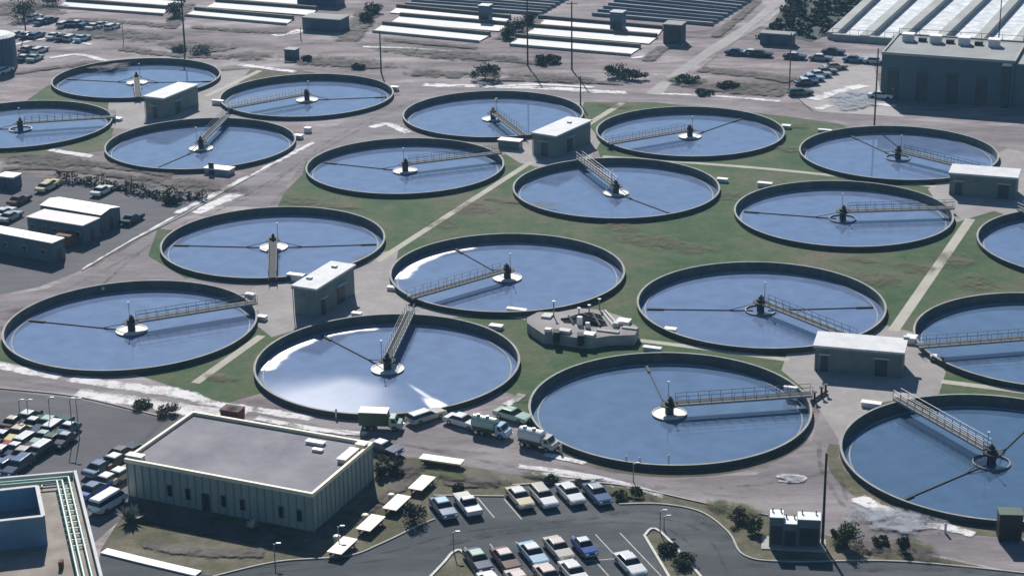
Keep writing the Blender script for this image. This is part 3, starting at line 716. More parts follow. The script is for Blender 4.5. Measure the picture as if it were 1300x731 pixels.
MB().box((0, 0, 1.1), (2.6, 1.8, 1.6), 'rust', taper=1.12).build('bin', t); MB().box((0, 0, 1.95), (2.75, 1.95, .1), 'rust').build('rim', t)

# long industrial building top right
z = 9.6
o, ang, w, d = frame_from((1120, 66), (1289, 77.5), (1141, 42), z, 'bl')
t = thing('industrial_building', 'long dark teal-grey industrial building with tall doors and pale roof vents at the upper right', 'building', o, ang)
MB().box((w/2, d/2, z/2 - .3), (w, d, z - .6), 'big_wall').box((w*1.25, d/2 + .4, z/2 - .5), (w*.5 - .02, d, z - 1.0), 'big_wall').build('wall', t)
rf = MB().box((w/2, d/2, z - .45), (w - .3, d - .3, .3), 'big_roof').box((w*1.25, d/2 + .4, z - .85), (w*.5 - .3, d - .3, .3), 'big_roof').build('roof', t)
q = MB()
q.box((w/2, .1, z - .25), (w + .2, .35, .5), 'basin_wall').box((w/2, d - .1, z - .25), (w + .2, .35, .5), 'basin_wall').box((.1, d/2, z - .252), (.35, d - .6, .5), 'basin_wall').box((w - .1, d/2, z - .252), (.35, d - .6, .5), 'basin_wall')
q.build('parapet', t)
for a in (.115, .33, .55, .78):
    v = MB().box((a*w, d*.7, z + .45), (w*.085, 2.0, 1.5), 'vent'); v.box((a*w, d*.7, z + 1.24), (w*.095, 2.3, .12), 'white_paint'); v.build('roof_vent', rf)
for a in (.225, .44, .66): MB().box((a*w, d*.72, z + .1), (w*.06, 1.2, .7), 'dark_steel').build('roof_duct', rf)
for a in (.095, .315, .545, .765):
    f = MB().box((a*w, -.06, 2.9), (w*.085, .16, 5.8), 'door_dark').build('door', t)
    MB().box((a*w, -.16, 2.2), (.08, .08, .3), 'chrome').build('handle', f)
    MB().box((a*w, -.03, 6.1), (w*.1, .3, .22), 'big_wall').build('lintel', f)
MB().box((w*.945, -.3, z/2 - .5), (w*.055, .6, z - 1.2), 'door_dark').build('service_shaft', t)
MB().box((w*.945, -.3, z - .8), (w*.07, .9, .5), 'vent').build('shaft_cap', t)
q = MB()
for k in range(0, 7): q.tube((.2 + k*w/6.2, d - .1, z - .05), (.2 + k*w/6.2, d - .1, z + 1.0), .05, 'dark_steel', 5)
q.tube((.2, d - .1, z + 1.0), (w - .2, d - .1, z + 1.0), .05, 'dark_steel', 5); q.build('roof_railing', t)

# far sheds
def shed(px, py, sx, sy, h, m, roofm, label, rz=UA, name='shed'):
    p = W(px, py); t = thing(name, label, 'shed', p, rz)
    MB().box((0, sy/2, h/2 - .1), (sx, sy, h - .2), m).build('wall', t)
    MB().box((0, sy/2, h), (sx + .3, sy + .3, .25), roofm).build('roof', t)
    f = MB().box((-sx*.2, -.03, 1.1), (1.1, .1, 2.2), 'door_dark').build('door', t)
    MB().box((-sx*.2 + .4, -.1, 1.1), (.06, .06, .2), 'chrome').build('handle', f)
    return t
shed(853, 56, 4.2, 4, 4.4, 'fence_dark', 'big_roof', 'dark boxy shed with a pale roof at the right end of the drying beds')
shed(782, 40, 3, 3, 4.4, 'tank_blue', 'tank_blue', 'small blue box shed behind the long white drying beds, upper middle')
shed(614, 29, 2.6, 2.6, 4.0, 'tank_blue', 'tank_blue', 'small blue-grey box shed at the end of a drying bed, upper middle left')
shed(408, 40, 10, 5, 3.0, 'tank_blue', 'big_roof', 'long blue-grey shed between the two middle groups of drying beds')
shed(402, 8, 11, 5, 3.4, 'tank_blue', 'trailer_wall', 'dark blue shed at the top edge left of the middle')
shed(368, 76, 2.6, 2.2, 2.2, 'tank_blue', 'trailer_wall', 'tiny blue kiosk on the bare dirt above the far tanks')
shed(275, 222, 5.0, 2.2, 1.0, 'wall_concrete', 'vent', 'low grey box with a pale lid beside the dirt road, left of the lawn')
shed(985, 58, 7.5, 3.0, 2.6, 'tank_blue', 'big_roof', 'low blue-grey shed at the edge of the dark scrub near the far road')
shed(8, 240, 3.2, 2.5, 2.2, 'tank_blue', 'cabinet_top', 'small blue hut with a pale roof at the far left edge of the compound')
p = W(-4, 86); t = thing('storage_tank', 'tall dark blue cylindrical storage tank cut by the left edge', 'tank', p)
MB().cyl((0, 0, 0), 4.6, 7.2, 'tank_blue', 48).build('shell', t)
MB().cyl((0, 0, 7.2), 4.75, .5, 'coping', 48, 3.6).build('roof', t)
q = MB()
for s in (-.25, .25): q.tube((3.4 + s, -3.4 + s, 0), (3.4 + s, -3.4 + s, 7.6), .05, 'steel', 5)
for k in range(18): q.tube((3.15, -3.65, .4 + k*.4), (3.65, -3.15, .4 + k*.4), .03, 'steel', 5)
q.build('ladder', t)

# ------------------------------------------------------------------ drying beds and basins in the distance
def bed(label, strips, dim=()):
    c = W(*strips[0][0]); t = thing('drying_bed', label, 'drying bed', (c.x, c.y, 0), 0, 'white sludge drying beds')
    for i, s in enumerate(strips):
        pts = [W(*p) - Vector((c.x, c.y, 0)) for p in s]
        MB().prism([(p.x, p.y) for p in pts], 0, .25, 'bed_wall', 'pink_roof' if i in dim else 'bed_floor').build('bed', t)
        a, b, cc, dd = pts
        q = MB()
        q.bar((dd.x, dd.y + .6, .5), (cc.x, cc.y + .6, .5), .9, 1.0, 'bed_wall')
        q.build('wall', t)
    a, b = [W(*p) - Vector((c.x, c.y, 0)) for p in strips[0][:2]]
    MB().bar((a.x, a.y - .25, .3), (b.x, b.y - .25, .3), .4, .5, 'basin_wall').build('kerb', t)
bed('pair of white drying beds at the top left corner of the photo', [[(73, 10), (207, 19.5), (214, 13), (84, 3.5)], [(108, 0), (226, 9.5), (234, 3), (140, -5)], [(170, -9), (240, -3), (246, -8), (180, -14)]])
bed('pair of white drying beds left of the middle, under the dark blue shed', [[(235, 20.5), (364, 32), (372, 26), (247, 14.5)], [(262, 10.5), (396, 21), (402, 14), (274, 4)], [(290, 0), (380, 7), (386, 1), (300, -6)]])
bed('stack of white drying beds left of the diagonal gap, upper middle', [[(473, 41), (608, 54), (622, 46.5), (486, 33)], [(496, 30), (633, 41), (647, 34), (508, 22)], [(495, 17.5), (640, 30), (648, 25), (504, 11)]], (2,))
bed('longest white drying beds, right of the diagonal gap beside the far road', [[(647, 58), (800, 71), (813, 62.5), (655, 49)], [(668, 44), (824, 57), (834, 49), (680, 36.5)], [(676, 32), (836, 45.5), (841, 38.5), (684, 25)]], (2,))
def pond(label, quad, n):
    c = W(*quad[0]); pts = [W(*p) - Vector((c.x, c.y, 0)) for p in quad]
    t = thing('aeration_pond', label, 'pond', (c.x, c.y, 0), 0)
    MB().prism([(p.x, p.y) for p in pts], -.02, .2, 'pond_wall', 'pond_water').build('water', t)
    for k in range(n + 1):
        f = k/n
        a, b = pts[0].lerp(pts[3], f), pts[1].lerp(pts[2], f)
        MB().bar((a.x, a.y, .45), (b.x, b.y, .45), (.4 if k % 3 else .8), .7, 'pond_wall').build('divider_wall', t)
pond('dark blue pond with pale divider walls at the top, left of the far gravel gap', [(515, 7), (688, 19.5), (752, -18), (600, -34)], 12)
pond('dark blue pond ruled by thin pale walls at the top, beside the diagonal far road', [(752, 20), (905, 33), (975, -10), (830, -28)], 12)
# aeration basins with foam, top right
wk = [((1056, 50), (1112, -2)), ((1097, 54), (1156, 0)), ((1138, 56), (1202, 0)), ((1187, 60), (1250, 0)), ((1236, 64), (1294, 0)), ((1285, 68), (1340, 0)), ((1340, 70), (1388, 0))]
c = W(1097, 54); t = thing('aeration_basin', 'pale foaming aeration lanes split by grey walkways in the top right corner', 'basin', (c.x, c.y, 0), 0)
lines = []
for a, b in wk:
    p, q = W(*a), W(*b); dv = (q - p).normalized(); lines.append((p - Vector((c.x, c.y, 0)), p + dv*150 - Vector((c.x, c.y, 0))))
for i, (p, q) in enumerate(lines):
    MB().bar((p.x, p.y, .6), (q.x, q.y, .6), 2.2, 2.0, 'basin_wall').build('walkway', t)
    if i:
        p0, q0 = lines[i - 1]
        MB().prism([(p0.x + 1.2, p0.y), (p.x - 1.2, p.y), (q.x - 1.2, q.y), (q0.x + 1.2, q0.y)], 0, .25, 'basin_wall', 'scum').build('foam', t)
q = MB(); p0, p1 = lines[0][0], lines[-1][0]
q.bar((p0.x, p0.y - .6, .7), (p1.x, p1.y - .6, .7), 1.2, 1.5, 'basin_wall'); q.build('end_wall', t)
q = MB()
for k in range(26):
    p = p0.lerp(p1, k/25); q.tube((p.x, p.y - .6, 1.4), (p.x, p.y - .6, 2.6), .05, 'dark_steel', 5)
q.bar((p0.x, p0.y - .6, 2.6), (p1.x, p1.y - .6, 2.6), .08, .08, 'dark_steel'); q.build('railing', t)

# ------------------------------------------------------------------ concrete flow-splitting chamber in the lawn
ZC = 1.5
rimpx = [(669, 403), (683, 396), (709, 396), (735, 391), (761, 393), (791, 402), (811, 416), (806, 425), (775, 426), (748, 430), (728, 428), (705, 424), (690, 424), (669, 410)]
pitpx = [(712, 405), (735, 398), (748, 396), (762, 399), (772, 414), (748, 416), (737, 412), (716, 410)]
c = W(740, 430); org = Vector((c.x, c.y, 0))
rim = [tuple((W(*p, ZC) - org)[:2]) for p in rimpx]; pit = [tuple((W(*p, ZC) - org)[:2]) for p in pitpx]
t = thing('splitter_chamber', 'low many-sided concrete chamber with a dark pit and pipes in the lawn between tanks', 'concrete chamber', org)
v, f = cdt(rim, [pit], discs=False)
q = MB(); q.add([(p.x, p.y, ZC) for p in v], f, 'apron')
for loop, z0 in ((rim, 0), (pit, .1)):
    n = len(loop)
    q.add([(x, y, z0) for x, y in loop] + [(x, y, ZC) for x, y in loop], [(i, (i + 1) % n, (i + 1) % n + n, i + n) for i in range(n)], 'wall_concrete')
q.build('wall', t)
q = MB(); q.add([(x, y, .12) for x, y in pit], [tuple(range(len(pit)))], 'dark_steel'); q.build('pit_water', t)
def onc(px, py): p = W(px, py, ZC) - org; return p.x, p.y
for px, py, sx, sy, h, m in ((695, 402, 1.4, 1.6, .3, 'pale_concrete'), (696, 421, .9, .8, .5, 'white_paint'), (717, 422, 1.7, 1.2, .45, 'pale_concrete'), (748, 426, 1.6, 1.4, .4, 'white_paint'), (736, 412, .7, .6, 1.2, 'white_paint'), (746, 416, .6, .5, .8, 'white_paint'), (792, 410, 1.9, 1.6, .5, 'white_paint'), (800, 417, 2.2, .8, .2, 'concrete'), (772, 421, 3.2, .7, .2, 'concrete'), (782, 414, .8, .8, .6, 'pale_concrete')):
    x, y = onc(px, py); MB().box((x, y, ZC + h/2), (sx, sy, h), m, UA).build('hatch', t, bevel=.03)
for px, py in ((706, 424), (737, 428)):
    x, y = onc(px, py); MB().box((x, y - .15, ZC - .2), (.9, 1.4, 1.5), 'dark_steel').build('gate_frame', t)
for a, b in (((712, 406), (740, 404)), ((740, 400), (768, 410)), ((722, 402), (728, 412)), ((752, 398), (762, 415)), ((764, 396), (780, 416)), ((768, 395), (785, 414))):
    x, y = onc(*a); x2, y2 = onc(*b); MB().tube((x, y, ZC + .12), (x2, y2, ZC + .12), .16, 'dark_steel' if a[0] < 760 else 'pale_concrete', 10).build('pipe', t)
for px, py, h in ((703, 401, 2.2), (761, 393, 1.6), (735, 402, 1.3), (748, 400, 1.5)):
    x, y = onc(px, py); MB().tube((x, y, ZC), (x, y, ZC + h), .09, 'steel', 8).cyl((x, y, ZC + h), .26, .07, 'steel', 12).build('valve_stem', t)

# ------------------------------------------------------------------ small white slabs and boxes on the rims and aprons
def slab(px, py, sx, sy, h, label, m='white_paint', rz=UA, cat='concrete box'):
    p = W(px, py); t = thing('valve_box', label, cat, p, rz, 'white valve boxes round the tanks')
    MB().box((0, 0, h/2), (sx, sy, h), m).build('box', t, bevel=.03); MB().box((0, 0, h + .03), (sx*1.08, sy*1.08, .06), m).build('lid', t)
for px, py, sx, sy, h, lab in (
 (149, 153, 1.8, 1.2, .5, 'white concrete box on the apron right of the left-edge tank'), (277, 133, 2.4, .8, .9, 'white box at the foot of the upward bridge, among the farthest tanks'), (391, 168, 1.2, 1.0, .9, 'small white box at the right rim of the tank in front of the farthest hut'),
 (379, 176, 1.6, 1.2, .7, 'pale box just below the smaller one at the right rim, beside the dirt road'), (501, 115, 1.6, 1.0, .8, 'white box at the right rim of the far tank right of the farthest hut'), (917, 231, 1.8, 1.0, .6, 'white slab at the right rim of the tank with the broad walkway'),
 (971, 237, 2.4, 1.0, .7, 'white slab on the lawn right of the slab by the broad-walkway tank'), (998, 163, 1.6, 1.2, .6, 'white slab at the right rim of the tank behind the long path'), (1047, 168, 2.4, .8, .5, 'pale slab at the upper left rim of the tank before the big dark building'),
 (656, 396, 2.8, .8, .5, 'long white slab on the lower right rim of the central tank'), (630, 417, 1.8, 1.0, .5, 'white slab at the upper right rim of the sun-glared tank'), (453, 401, 1.4, .8, .5, 'white slab at the top left of the sun-glared tank below the hut'),
 (333, 406, 1.3, .9, .6, 'white box on the apron right of the left front tank'), (318, 380, 1.4, .8, .9, 'white box at the bridge end of the left front tank'), (828, 445, 2.4, .8, .5, 'white slab at the top rim of the largest-looking front tank'),
 (851, 421, 1.6, 1.0, .5, 'white slab on the lawn above the path, right of the concrete chamber'), (1106, 516, 2.4, 1.0, .6, 'pale grey slab at the top left rim of the nearest corner tank'), (1157, 434, 1.4, 1.6, .8, 'pale box on the apron right of the near right hut'),
 (498, 368, 1.4, .8, .5, 'white slab at the left rim of the central tank by the hut apron'), (1185, 457, .8, .8, .7, 'tiny white box on the apron under the right-edge bridge'), (1003, 500, 1.6, .5, 1.0, 'narrow white box inside the bridge end of the front tank'), (376, 356, 2.6, 1.0, 1.0, 'white-topped box left of the central hut roof'), (129, 367, 1.0, .6, .4, 'lone white marker slab on the wide dirt road')):
    slab(px, py, sx, sy, h, lab)
p = W(648, 188); t = thing('control_cabinet', 'dark low cabinet with a white top, left of the upper middle hut', 'cabinet', p, UA)
MB().box((0, 0, .8), (4.2, 1.8, 1.5), 'cabinet').build('box', t); MB().box((0, 0, 1.62), (4.5, 2.1, .14), 'white_paint').build('lid', t)
p = W(1040, 508); t = thing('pipe_manifold', 'dark valves and pipes on the apron at the right rim of the large front tank', 'pipes', p, UA)
MB().tube((-.8, -1.6, .3), (.4, 2.6, .3), .2, 'dark_steel', 10).build('pipe', t)
for x, y in ((-.5, -.6), (0, 1.2), (.3, 2.3)): MB().tube((x, y, 0), (x, y, 1.3), .14, 'dark_steel', 8).cyl((x, y, 1.3), .34, .08, 'dark_steel', 14).build('valve_stem', t)
p = W(1192, 462); t = thing('pipe_manifold', 'short dark valve stand at the left rim of the right-edge tank', 'pipes', p, UA)
MB().tube((-1.2, .6, .3), (1.0, -.6, .3), .2, 'dark_steel', 10).build('pipe', t); MB().tube((.5, -.3, 0), (.5, -.3, 1.2), .14, 'dark_steel', 8).cyl((.5, -.3, 1.2), .34, .08, 'dark_steel', 14).build('valve_stem', t)

# switchgear
p = W(1010, 696); t = thing('switchgear', 'dark blue-grey electrical switchgear with three stepped pale tops in front of the road', 'electrical cabinet', p, R(-8))
for x, w_, h in ((-2.15, 1.5, 3.6), (-.65, 1.46, 2.9), (1.35, 2.5, 3.5)):
    b = MB().box((x, .9, h/2), (w_, 1.8, h), 'cabinet').build('cabinet', t, bevel=.03)
    MB().box((x, .9, h + .05), (w_ - .02, 1.9, .1), 'cabinet_top').build('lid', b)
    MB().box((x, -.02, h*.42), (w_*.8, .06, h*.6), 'door_dark').build('door', b)
    for k in (-.3, .3): MB().cyl((x + k*w_, 1.4, h + .1), .07, .5, 'steel', 8).cyl((x + k*w_, 1.4, h + .3), .14, .06, 'steel', 8).build('insulator', b)
MB().box((-.2, .9, .06), (7, 3, .12), 'concrete').build('plinth', t)
p = W(1280, 683); t = thing('junction_box', 'black box on short legs at the right edge before the corner tank', 'box', p, R(-5))
MB().box((0, 0, 1.75), (2.5, 1.8, 3.0), 'black_paint').build('box', t, bevel=.04); MB().box((0, 0, 3.3), (2.6, 1.9, .1), 'truck_green').build('lid', t)
for x in (-.9, .9):
    for y in (-.6, .6): MB().box((x, y, .125), (.2, .2, .25), 'black_paint').build('leg', t)

# ------------------------------------------------------------------ picnic tables, bins, signs
def table(px, py, sx, sy, rz, label, nlegs=4):
    p = W(px, py); t = thing('picnic_table', label, 'table', p, rz, 'cream picnic tables beside the ribbed building')
    MB().box((0, 0, .76), (sx, sy, .12), 'cream').build('tabletop', t, bevel=.015)
    for s in (-1, 1): MB().box((0, s*sy*.36, .42), (sx*.94, .3, .07), 'rust').build('bench', t, bevel=.01)
    for a in (-1, 1):
        for s in (-1, 1): MB().bar((a*sx*.38, s*sy*.4, 0), (a*sx*.38, s*sy*.15, .7), .1, .1, 'rust').build('leg', t)
def bin_(px, py, label):
    p = W(px, py); t = thing('litter_bin', label, 'bin', p, 0, 'cream litter bins by the tables')
    MB().cyl((0, 0, 0), .34, .85, 'cream', 18, .4).build('drum', t, bevel=.01); MB().cyl((0, 0, .85), .43, .12, 'cream', 18, .3).build('lid', t)
for px, py, lab in ((435, 700, 'cream picnic table nearest the camera beside the ribbed building'), (471, 671, 'cream picnic table second nearest the camera beside the ribbed building'), (504, 645, 'cream picnic table with a reddish shadow, third along the ribbed building'), (536, 620, 'cream picnic table just left of the pale blue parked car')):
    table(px, py, 3.9, 1.8, UA + R(88), lab)
table(561, 590, 5.4, 1.5, UA + R(1), 'long cream picnic table lying beside the dirt road behind the tables')
for px, py, lab in ((428, 689, 'round cream litter bin at the nearest picnic table'), (464, 662, 'round cream litter bin at the second picnic table'), (497, 636, 'round cream litter bin at the third picnic table')): bin_(px, py, lab)
p = W(290, 526); t = thing('rusty_skip', 'rust-brown heap-filled skip behind the ribbed building roof', 'skip', W(296, 533), UA)
MB().box((0, 0, .8), (2.4, 1.7, 1.6), 'rust', taper=1.1).build('bin', t, bevel=.03); MB().box((0, 0, 1.62), (2.7, 1.95, .12), 'rust').build('rim', t); MB().cyl((0, 0, 1.66), 1.0, .35, 'dirt', 14, .3).build('load', t)

# ------------------------------------------------------------------ vehicles
VM = {}
def prof(mb, pts, hw, m, hw2=None):
    "side outline extruded across the car; points (x, z) or (x, z, half width)"
    n = len(pts); vs = []
    for s in (-1, 1): vs += [(p[0], s*(p[2] if len(p) > 2 else hw), p[1]) for p in pts]
    mb.add(vs, [(i, (i + 1) % n, (i + 1) % n + n, i + n) for i in range(n)] + [tuple(range(n)), tuple(reversed(range(n, 2*n)))], m)
def loft(mb, a, b, z0, z1, m):
    "cabin: rectangle a=(x0,x1,hw) at z0 to rectangle b at z1"
    vs = [(a[0], -a[2], z0), (a[1], -a[2], z0), (a[1], a[2], z0), (a[0], a[2], z0), (b[0], -b[2], z1), (b[1], -b[2], z1), (b[1], b[2], z1), (b[0], b[2], z1)]
    mb.add(vs, [(0, 3, 2, 1), (4, 5, 6, 7), (0, 1, 5, 4), (1, 2, 6, 5), (2, 3, 7, 6), (3, 0, 4, 7)], m)
def vehicle_meshes(kind):
    if kind in VM: return VM[kind]
    V = []
    L = dict(sedan=5.2, wagon=5.3, compact=4.1, pickup=5.3, van=4.9)[kind]; h = L/2; hw = .93 if kind != 'compact' else .82
    b = MB()
    if kind == 'pickup':
        prof(b, [(-h, .42), (-h, .98), (-.35, 1.0), (.95, 1.0), (h - .1, .93), (h, .8), (h, .42), (h - .3, .3), (-h + .3, .3)], hw, 'paint_white')
        bed = MB().box((-h/2 - .1, 0, 1.0), (h - .65, 1.5, .06), 'black_paint')
        V.append(('cargo_bed', bed.mesh('cargo_bed'), (0, 0, 0), 0, None))
        g = MB(); loft(g, (-.4, 1.1, hw - .08), (-.3, .62, hw - .2), .99, 1.5, 'glass'); r = MB(); loft(r, (-.33, .66, hw - .18), (-.25, .55, hw - .26), 1.49, 1.58, 'paint_white')
    elif kind == 'van':
        prof(b, [(-h, .42), (-h, 1.2), (h - .35, 1.15), (h - .05, .95), (h, .7), (h, .42), (h - .3, .3), (-h + .3, .3)], hw, 'paint_white')
        g = MB(); loft(g, (-h + .04, h - .42, hw - .03), (-h + .14, h - .95, hw - .14), 1.14, 1.72, 'glass'); r = MB(); loft(r, (-h + .1, h - .92, hw - .1), (-h + .2, h - 1.05, hw - .2), 1.7, 1.95, 'paint_white')
    else:
        s = L/5.2
        prof(b, [(-h, .42), (-h + .02, .86), (-h + .25, .93), (-1.3*s, .95), (1.1*s, .97), (h - .25, .88), (h, .78), (h, .42), (h - .35, .28), (-h + .35, .28)], hw, 'paint_white')
        rear = (-h + .12, -h + .35) if kind == 'wagon' else (-1.75*s, -1.15*s)
        g = MB(); loft(g, (rear[0], 1.0*s, hw - .06), (rear[1], .32*s, hw - .22), .93, 1.36, 'glass'); r = MB(); loft(r, (rear[1] - .04, .36*s, hw - .2), (rear[1] + .1, .22*s, hw - .3), 1.345, 1.43, 'paint_white')
    V.insert(0, ('body', b.mesh('body'), (0, 0, 0), .07, 'paint'))
    V.append(('windows', g.mesh('windows'), (0, 0, 0), 0, None)); V.append(('roof', r.mesh('roof'), (0, 0, 0), .03, 'roof'))
    wh = MB().cyl((0, 0, 0), .34, .22, 'tyre', 18, axis='y').mesh('wheel'); hub = MB().cyl((0, 0, 0), .19, .24, 'chrome', 12, axis='y').mesh('rim')
    for x in (-h*.58, h*.6):
        for s in (-1, 1): V.append(('wheel', wh, (x, s*(hw - .08), .34), 0, ('rim', hub)))
    for x in (-h - .03, h + .03): V.append(('bumper', MB().box((0, 0, .5), (.12, hw*2 - .1, .16), 'chrome').mesh('bumper'), (x, 0, 0), .03, None))
    for s in (-1, 1): V.append(('headlight', MB().box((h + .01, s*(hw - .28), .68), (.05, .34, .16), 'lamp_glass').mesh('headlight'), (0, 0, 0), 0, None))
    for s in (-1, 1): V.append(('taillight', MB().box((-h - .005, s*(hw - .25), .7), (.05, .36, .14), 'tail_red').mesh('taillight'), (0, 0, 0), 0, None))
    VM[kind] = V; return V
LITE = {}
def vehicle(kind, px, py, rz, colour, label, group, roof=None, lite=False, world=None):
    p = world if world is not None else W(px, py)
    t = thing('parked_van' if kind == 'van' else 'parked_pickup' if kind == 'pickup' else 'parked_car', label, 'van' if kind == 'van' else 'pickup' if kind == 'pickup' else 'car', (p.x, p.y, .03), rz, group)
    for name, me, loc, bev, sub in vehicle_meshes(kind):
        if lite and name in ('headlight', 'taillight', 'bumper'): continue
        o = link(name, me, t, loc, 0, bev if not lite else 0)
        if sub in ('paint', 'roof'):
            o.material_slots[0].link = 'OBJECT'; o.material_slots[0].material = MATS['paint_' + (roof if sub == 'roof' and roof else colour)]
        elif sub and not lite: link(sub[0], sub[1], o)
    return t
HV = UA + R(90)          # nose away from camera
DOWN = STALL + R(0)      # nose towards the camera
G1 = 'cars parked in the front lot'
for kind, px, py, col, roof, lab in (
 ('sedan', 563, 650, 'slate', 'pale_blue', 'pale blue roofed car at the left end of the upper row in the front lot'), ('pickup', 594, 646, 'white', None, 'white pickup beside the pale blue roofed car in the front lot'),
 ('sedan', 660, 637, 'cream', 'white', 'cream sedan at the left of the four cars together in the upper row'), ('wagon', 690, 636, 'white', 'ivory', 'long ivory estate car second of the four cars together in the upper row'),
 ('sedan', 724, 632, 'white', 'white', 'white sedan with a blue tinge, third of the four cars together in the upper row'), ('sedan', 758, 632, 'slate', 'silver', 'slate blue sedan at the right end of the upper row'),
 ('sedan', 607, 717, 'navy', 'pale_green', 'dark car with a pale green roof, leftmost of the lower rows'), ('sedan', 642, 716, 'brown', 'pink', 'dark brown car second from the left in the lower rows'),
 ('sedan', 677, 709, 'pale_blue', 'white', 'white roofed pale blue car in the middle of the lower rows'), ('sedan', 709, 702, 'ivory', 'pink', 'pinkish white sedan with a white boot in the lower rows'), ('compact', 742, 700, 'blue', 'white', 'small blue car with a white roof at the right of the lower rows'),
 ('sedan', 697, 738, 'pink', 'pink', 'pale pink car at the bottom edge, nose to nose with the pale blue car'), ('sedan', 729, 733, 'white', 'white', 'white car at the bottom edge behind the pinkish sedan'), ('sedan', 800, 722, 'white', 'white', 'white sedan alone right of the lower rows'),
 ('sedan', 625, 748, 'white', 'white', 'white roofed car just showing at the bottom edge, left of the pink one'), ('sedan', 660, 745, 'ivory', 'pink', 'pale car just showing at the bottom edge, second from the left')):
    vehicle(kind, px, py, DOWN, col, lab, G1, roof)
p = W(748, 722)
G2 = 'cars crowded in the left lot'
rows = [('back', [(18, 541, 'brown', 'cream'), (33, 537, 'black', 'white'), (45, 542, 'dark_green', 'white'), (59, 544, 'navy', 'pale_green'), (73, 545, 'dark_green', 'white'), (86, 551, 'slate', 'white')]),
        ('middle', [(5, 559, 'brown', 'white'), (22, 556, 'yellow', 'cream'), (38, 561, 'navy', 'white'), (54, 562, 'pale_green', 'pale_green'), (68, 563, 'dark_green', 'dark_green'), (82, 564, 'black', 'silver')]),
        ('third', [(3, 578, 'red', 'white'), (18, 577, 'navy', 'white'), (32, 580, 'brown', 'ivory'), (47, 579, 'black', 'white')]),
        ('nearest', [(6, 596, 'slate', 'slate'), (22, 597, 'navy', 'slate')])]  # pale roof colours stand in for sun glint on the car tops
ORD = ['first', 'second', 'third', 'fourth', 'fifth', 'sixth']
CNAME = dict(cream='cream', white='white', ivory='off-white', pale_green='pale green', yellow='pale yellow', dark_green='dark green', navy='dark blue', silver='silver', brown='brown', red='dark red', slate='slate blue', black='black')
for rn, cars in rows:
    cars = sorted(cars)
    for k, (px, py, col, roof) in enumerate(cars):
        vehicle(['sedan', 'compact', 'sedan', 'wagon', 'compact'][(k + len(rn)) % 5], px, py, HV + R(180 if k % 2 else 0) + R(random.uniform(-4, 4)), col,
                '%s car, %s-toned roof, %s from left, %s row of the left lot' % (CNAME[col], CNAME[roof], ORD[k], rn), G2, roof=roof)
G3 = 'cars beside the ribbed building'
for kind, px, py, col, lab in (('sedan', 156, 580, 'black', 'black car at the far end of the row beside the ribbed building corner'), ('sedan', 149, 589, 'brown', 'glint-white roofed brown car next to the black one beside the ribbed building'), ('sedan', 129, 598, 'slate', 'slate blue car in the lane left of the ribbed building'),
        ('sedan', 155, 607, 'tan', 'glint-white roofed tan car tight against the ribbed building corner'), ('sedan', 139, 614, 'white', 'white car directly behind the blue one beside the ribbed building'),
        ('sedan', 121, 626, 'blue', 'blue car with a pale trim nearest the pipe roof'), ('van', 138, 644, 'white', 'white van nearest the camera beside the ribbed building')):
    vehicle(kind, px, py, HV + R(-8), col, lab, G3, roof={'slate': 'slate', 'black': 'black', 'blue': 'slate'}.get(col, 'white'))  # white roofs on coloured cars carry sun glint as paint
G4 = 'cars in the far upper left yard'
for k, (px, py, col, lab) in enumerate(((45, 25, 'white', 'white car at the left of the back row'), (53, 31, 'slate', 'slate blue car second in the back row'), (63, 29, 'navy', 'dark car third in the back row'), (82, 34, 'white', 'white car after the gap in the back row'), (91, 33, 'navy', 'dark blue car beside the white one after the gap'), (99, 33, 'black', 'black car in the middle of the back row'),
        (108, 36, 'navy', 'dark blue car beside the black one in the back row'), (120, 37, 'white', 'white car near the right end of the back row'), (129, 35, 'silver', 'silver car second from the right in the back row'), (143, 37, 'white', 'white topped car at the right end of the back row'),
        (21, 47, 'white', 'white car at the left of the middle row'), (35, 48, 'navy', 'dark car second in the middle row'), (47, 48, 'slate', 'slate car third in the middle row'), (69, 49, 'white', 'white car after the gap in the middle row'), (80, 51, 'black', 'black car right of the white one in the middle row'), (91, 51, 'silver', 'silver car second from the right in the middle row'), (105, 52, 'pale_blue', 'pale blue car at the right of the middle row'),
        (35, 66, 'navy', 'dark blue car in the front row by the storage tank'), (51, 67, 'white', 'white car in the front row right of the dark one'), (31, 77, 'black', 'black car nearest the storage tank'), (45, 77, 'pale_green', 'pale green car beside the nearest black car'), (5, 93, 'white', 'white car alone below the storage tank'))):
    vehicle('sedan' if k % 3 else 'wagon', px, py, HV + R(random.uniform(-5, 5)), col, lab + ', far upper left yard', G4, roof='white' if k % 2 else None, lite=True)
G5 = 'cars near the big dark building'
for k, (px, py, col, lab) in enumerate(((1016, 121, 'dark_green', 'large dark green car nearest the camera in the slanting row'), (1024, 108, 'navy', 'dark car second in the slanting row'), (1031, 103, 'pale_blue', 'pale blue car third in the slanting row'), (1040, 98, 'silver', 'silver car fourth in the slanting row'), (1048, 94, 'grey', 'grey car fifth in the slanting row'), (1060, 88, 'tan', 'tan car at the far end of the slanting row'),
        (935, 70, 'navy', 'dark car at the left of the far row below the scrub'), (955, 71, 'white', 'white car in the far row near the diagonal road'), (966, 72, 'black', 'black car right of the white one in the far row'), (1009, 75, 'navy', 'dark blue car in the middle of the far row'), (1042, 77, 'grey', 'grey car with a pale roof in the far row'), (1058, 69, 'black', 'black car behind the far row at the scrub'), (1085, 79, 'slate', 'slate car at the right of the far row'), (1111, 81, 'silver', 'silver car against the big dark building'),
        (1118, 125, 'white', 'white car parked at the corner of the big dark building'))):
    vehicle('wagon' if k == 0 else 'sedan', px, py, UA + (R(30) if k < 6 else R(2)), col, lab, G5, roof='white' if k in (1, 3, 9, 10) else None, lite=True)
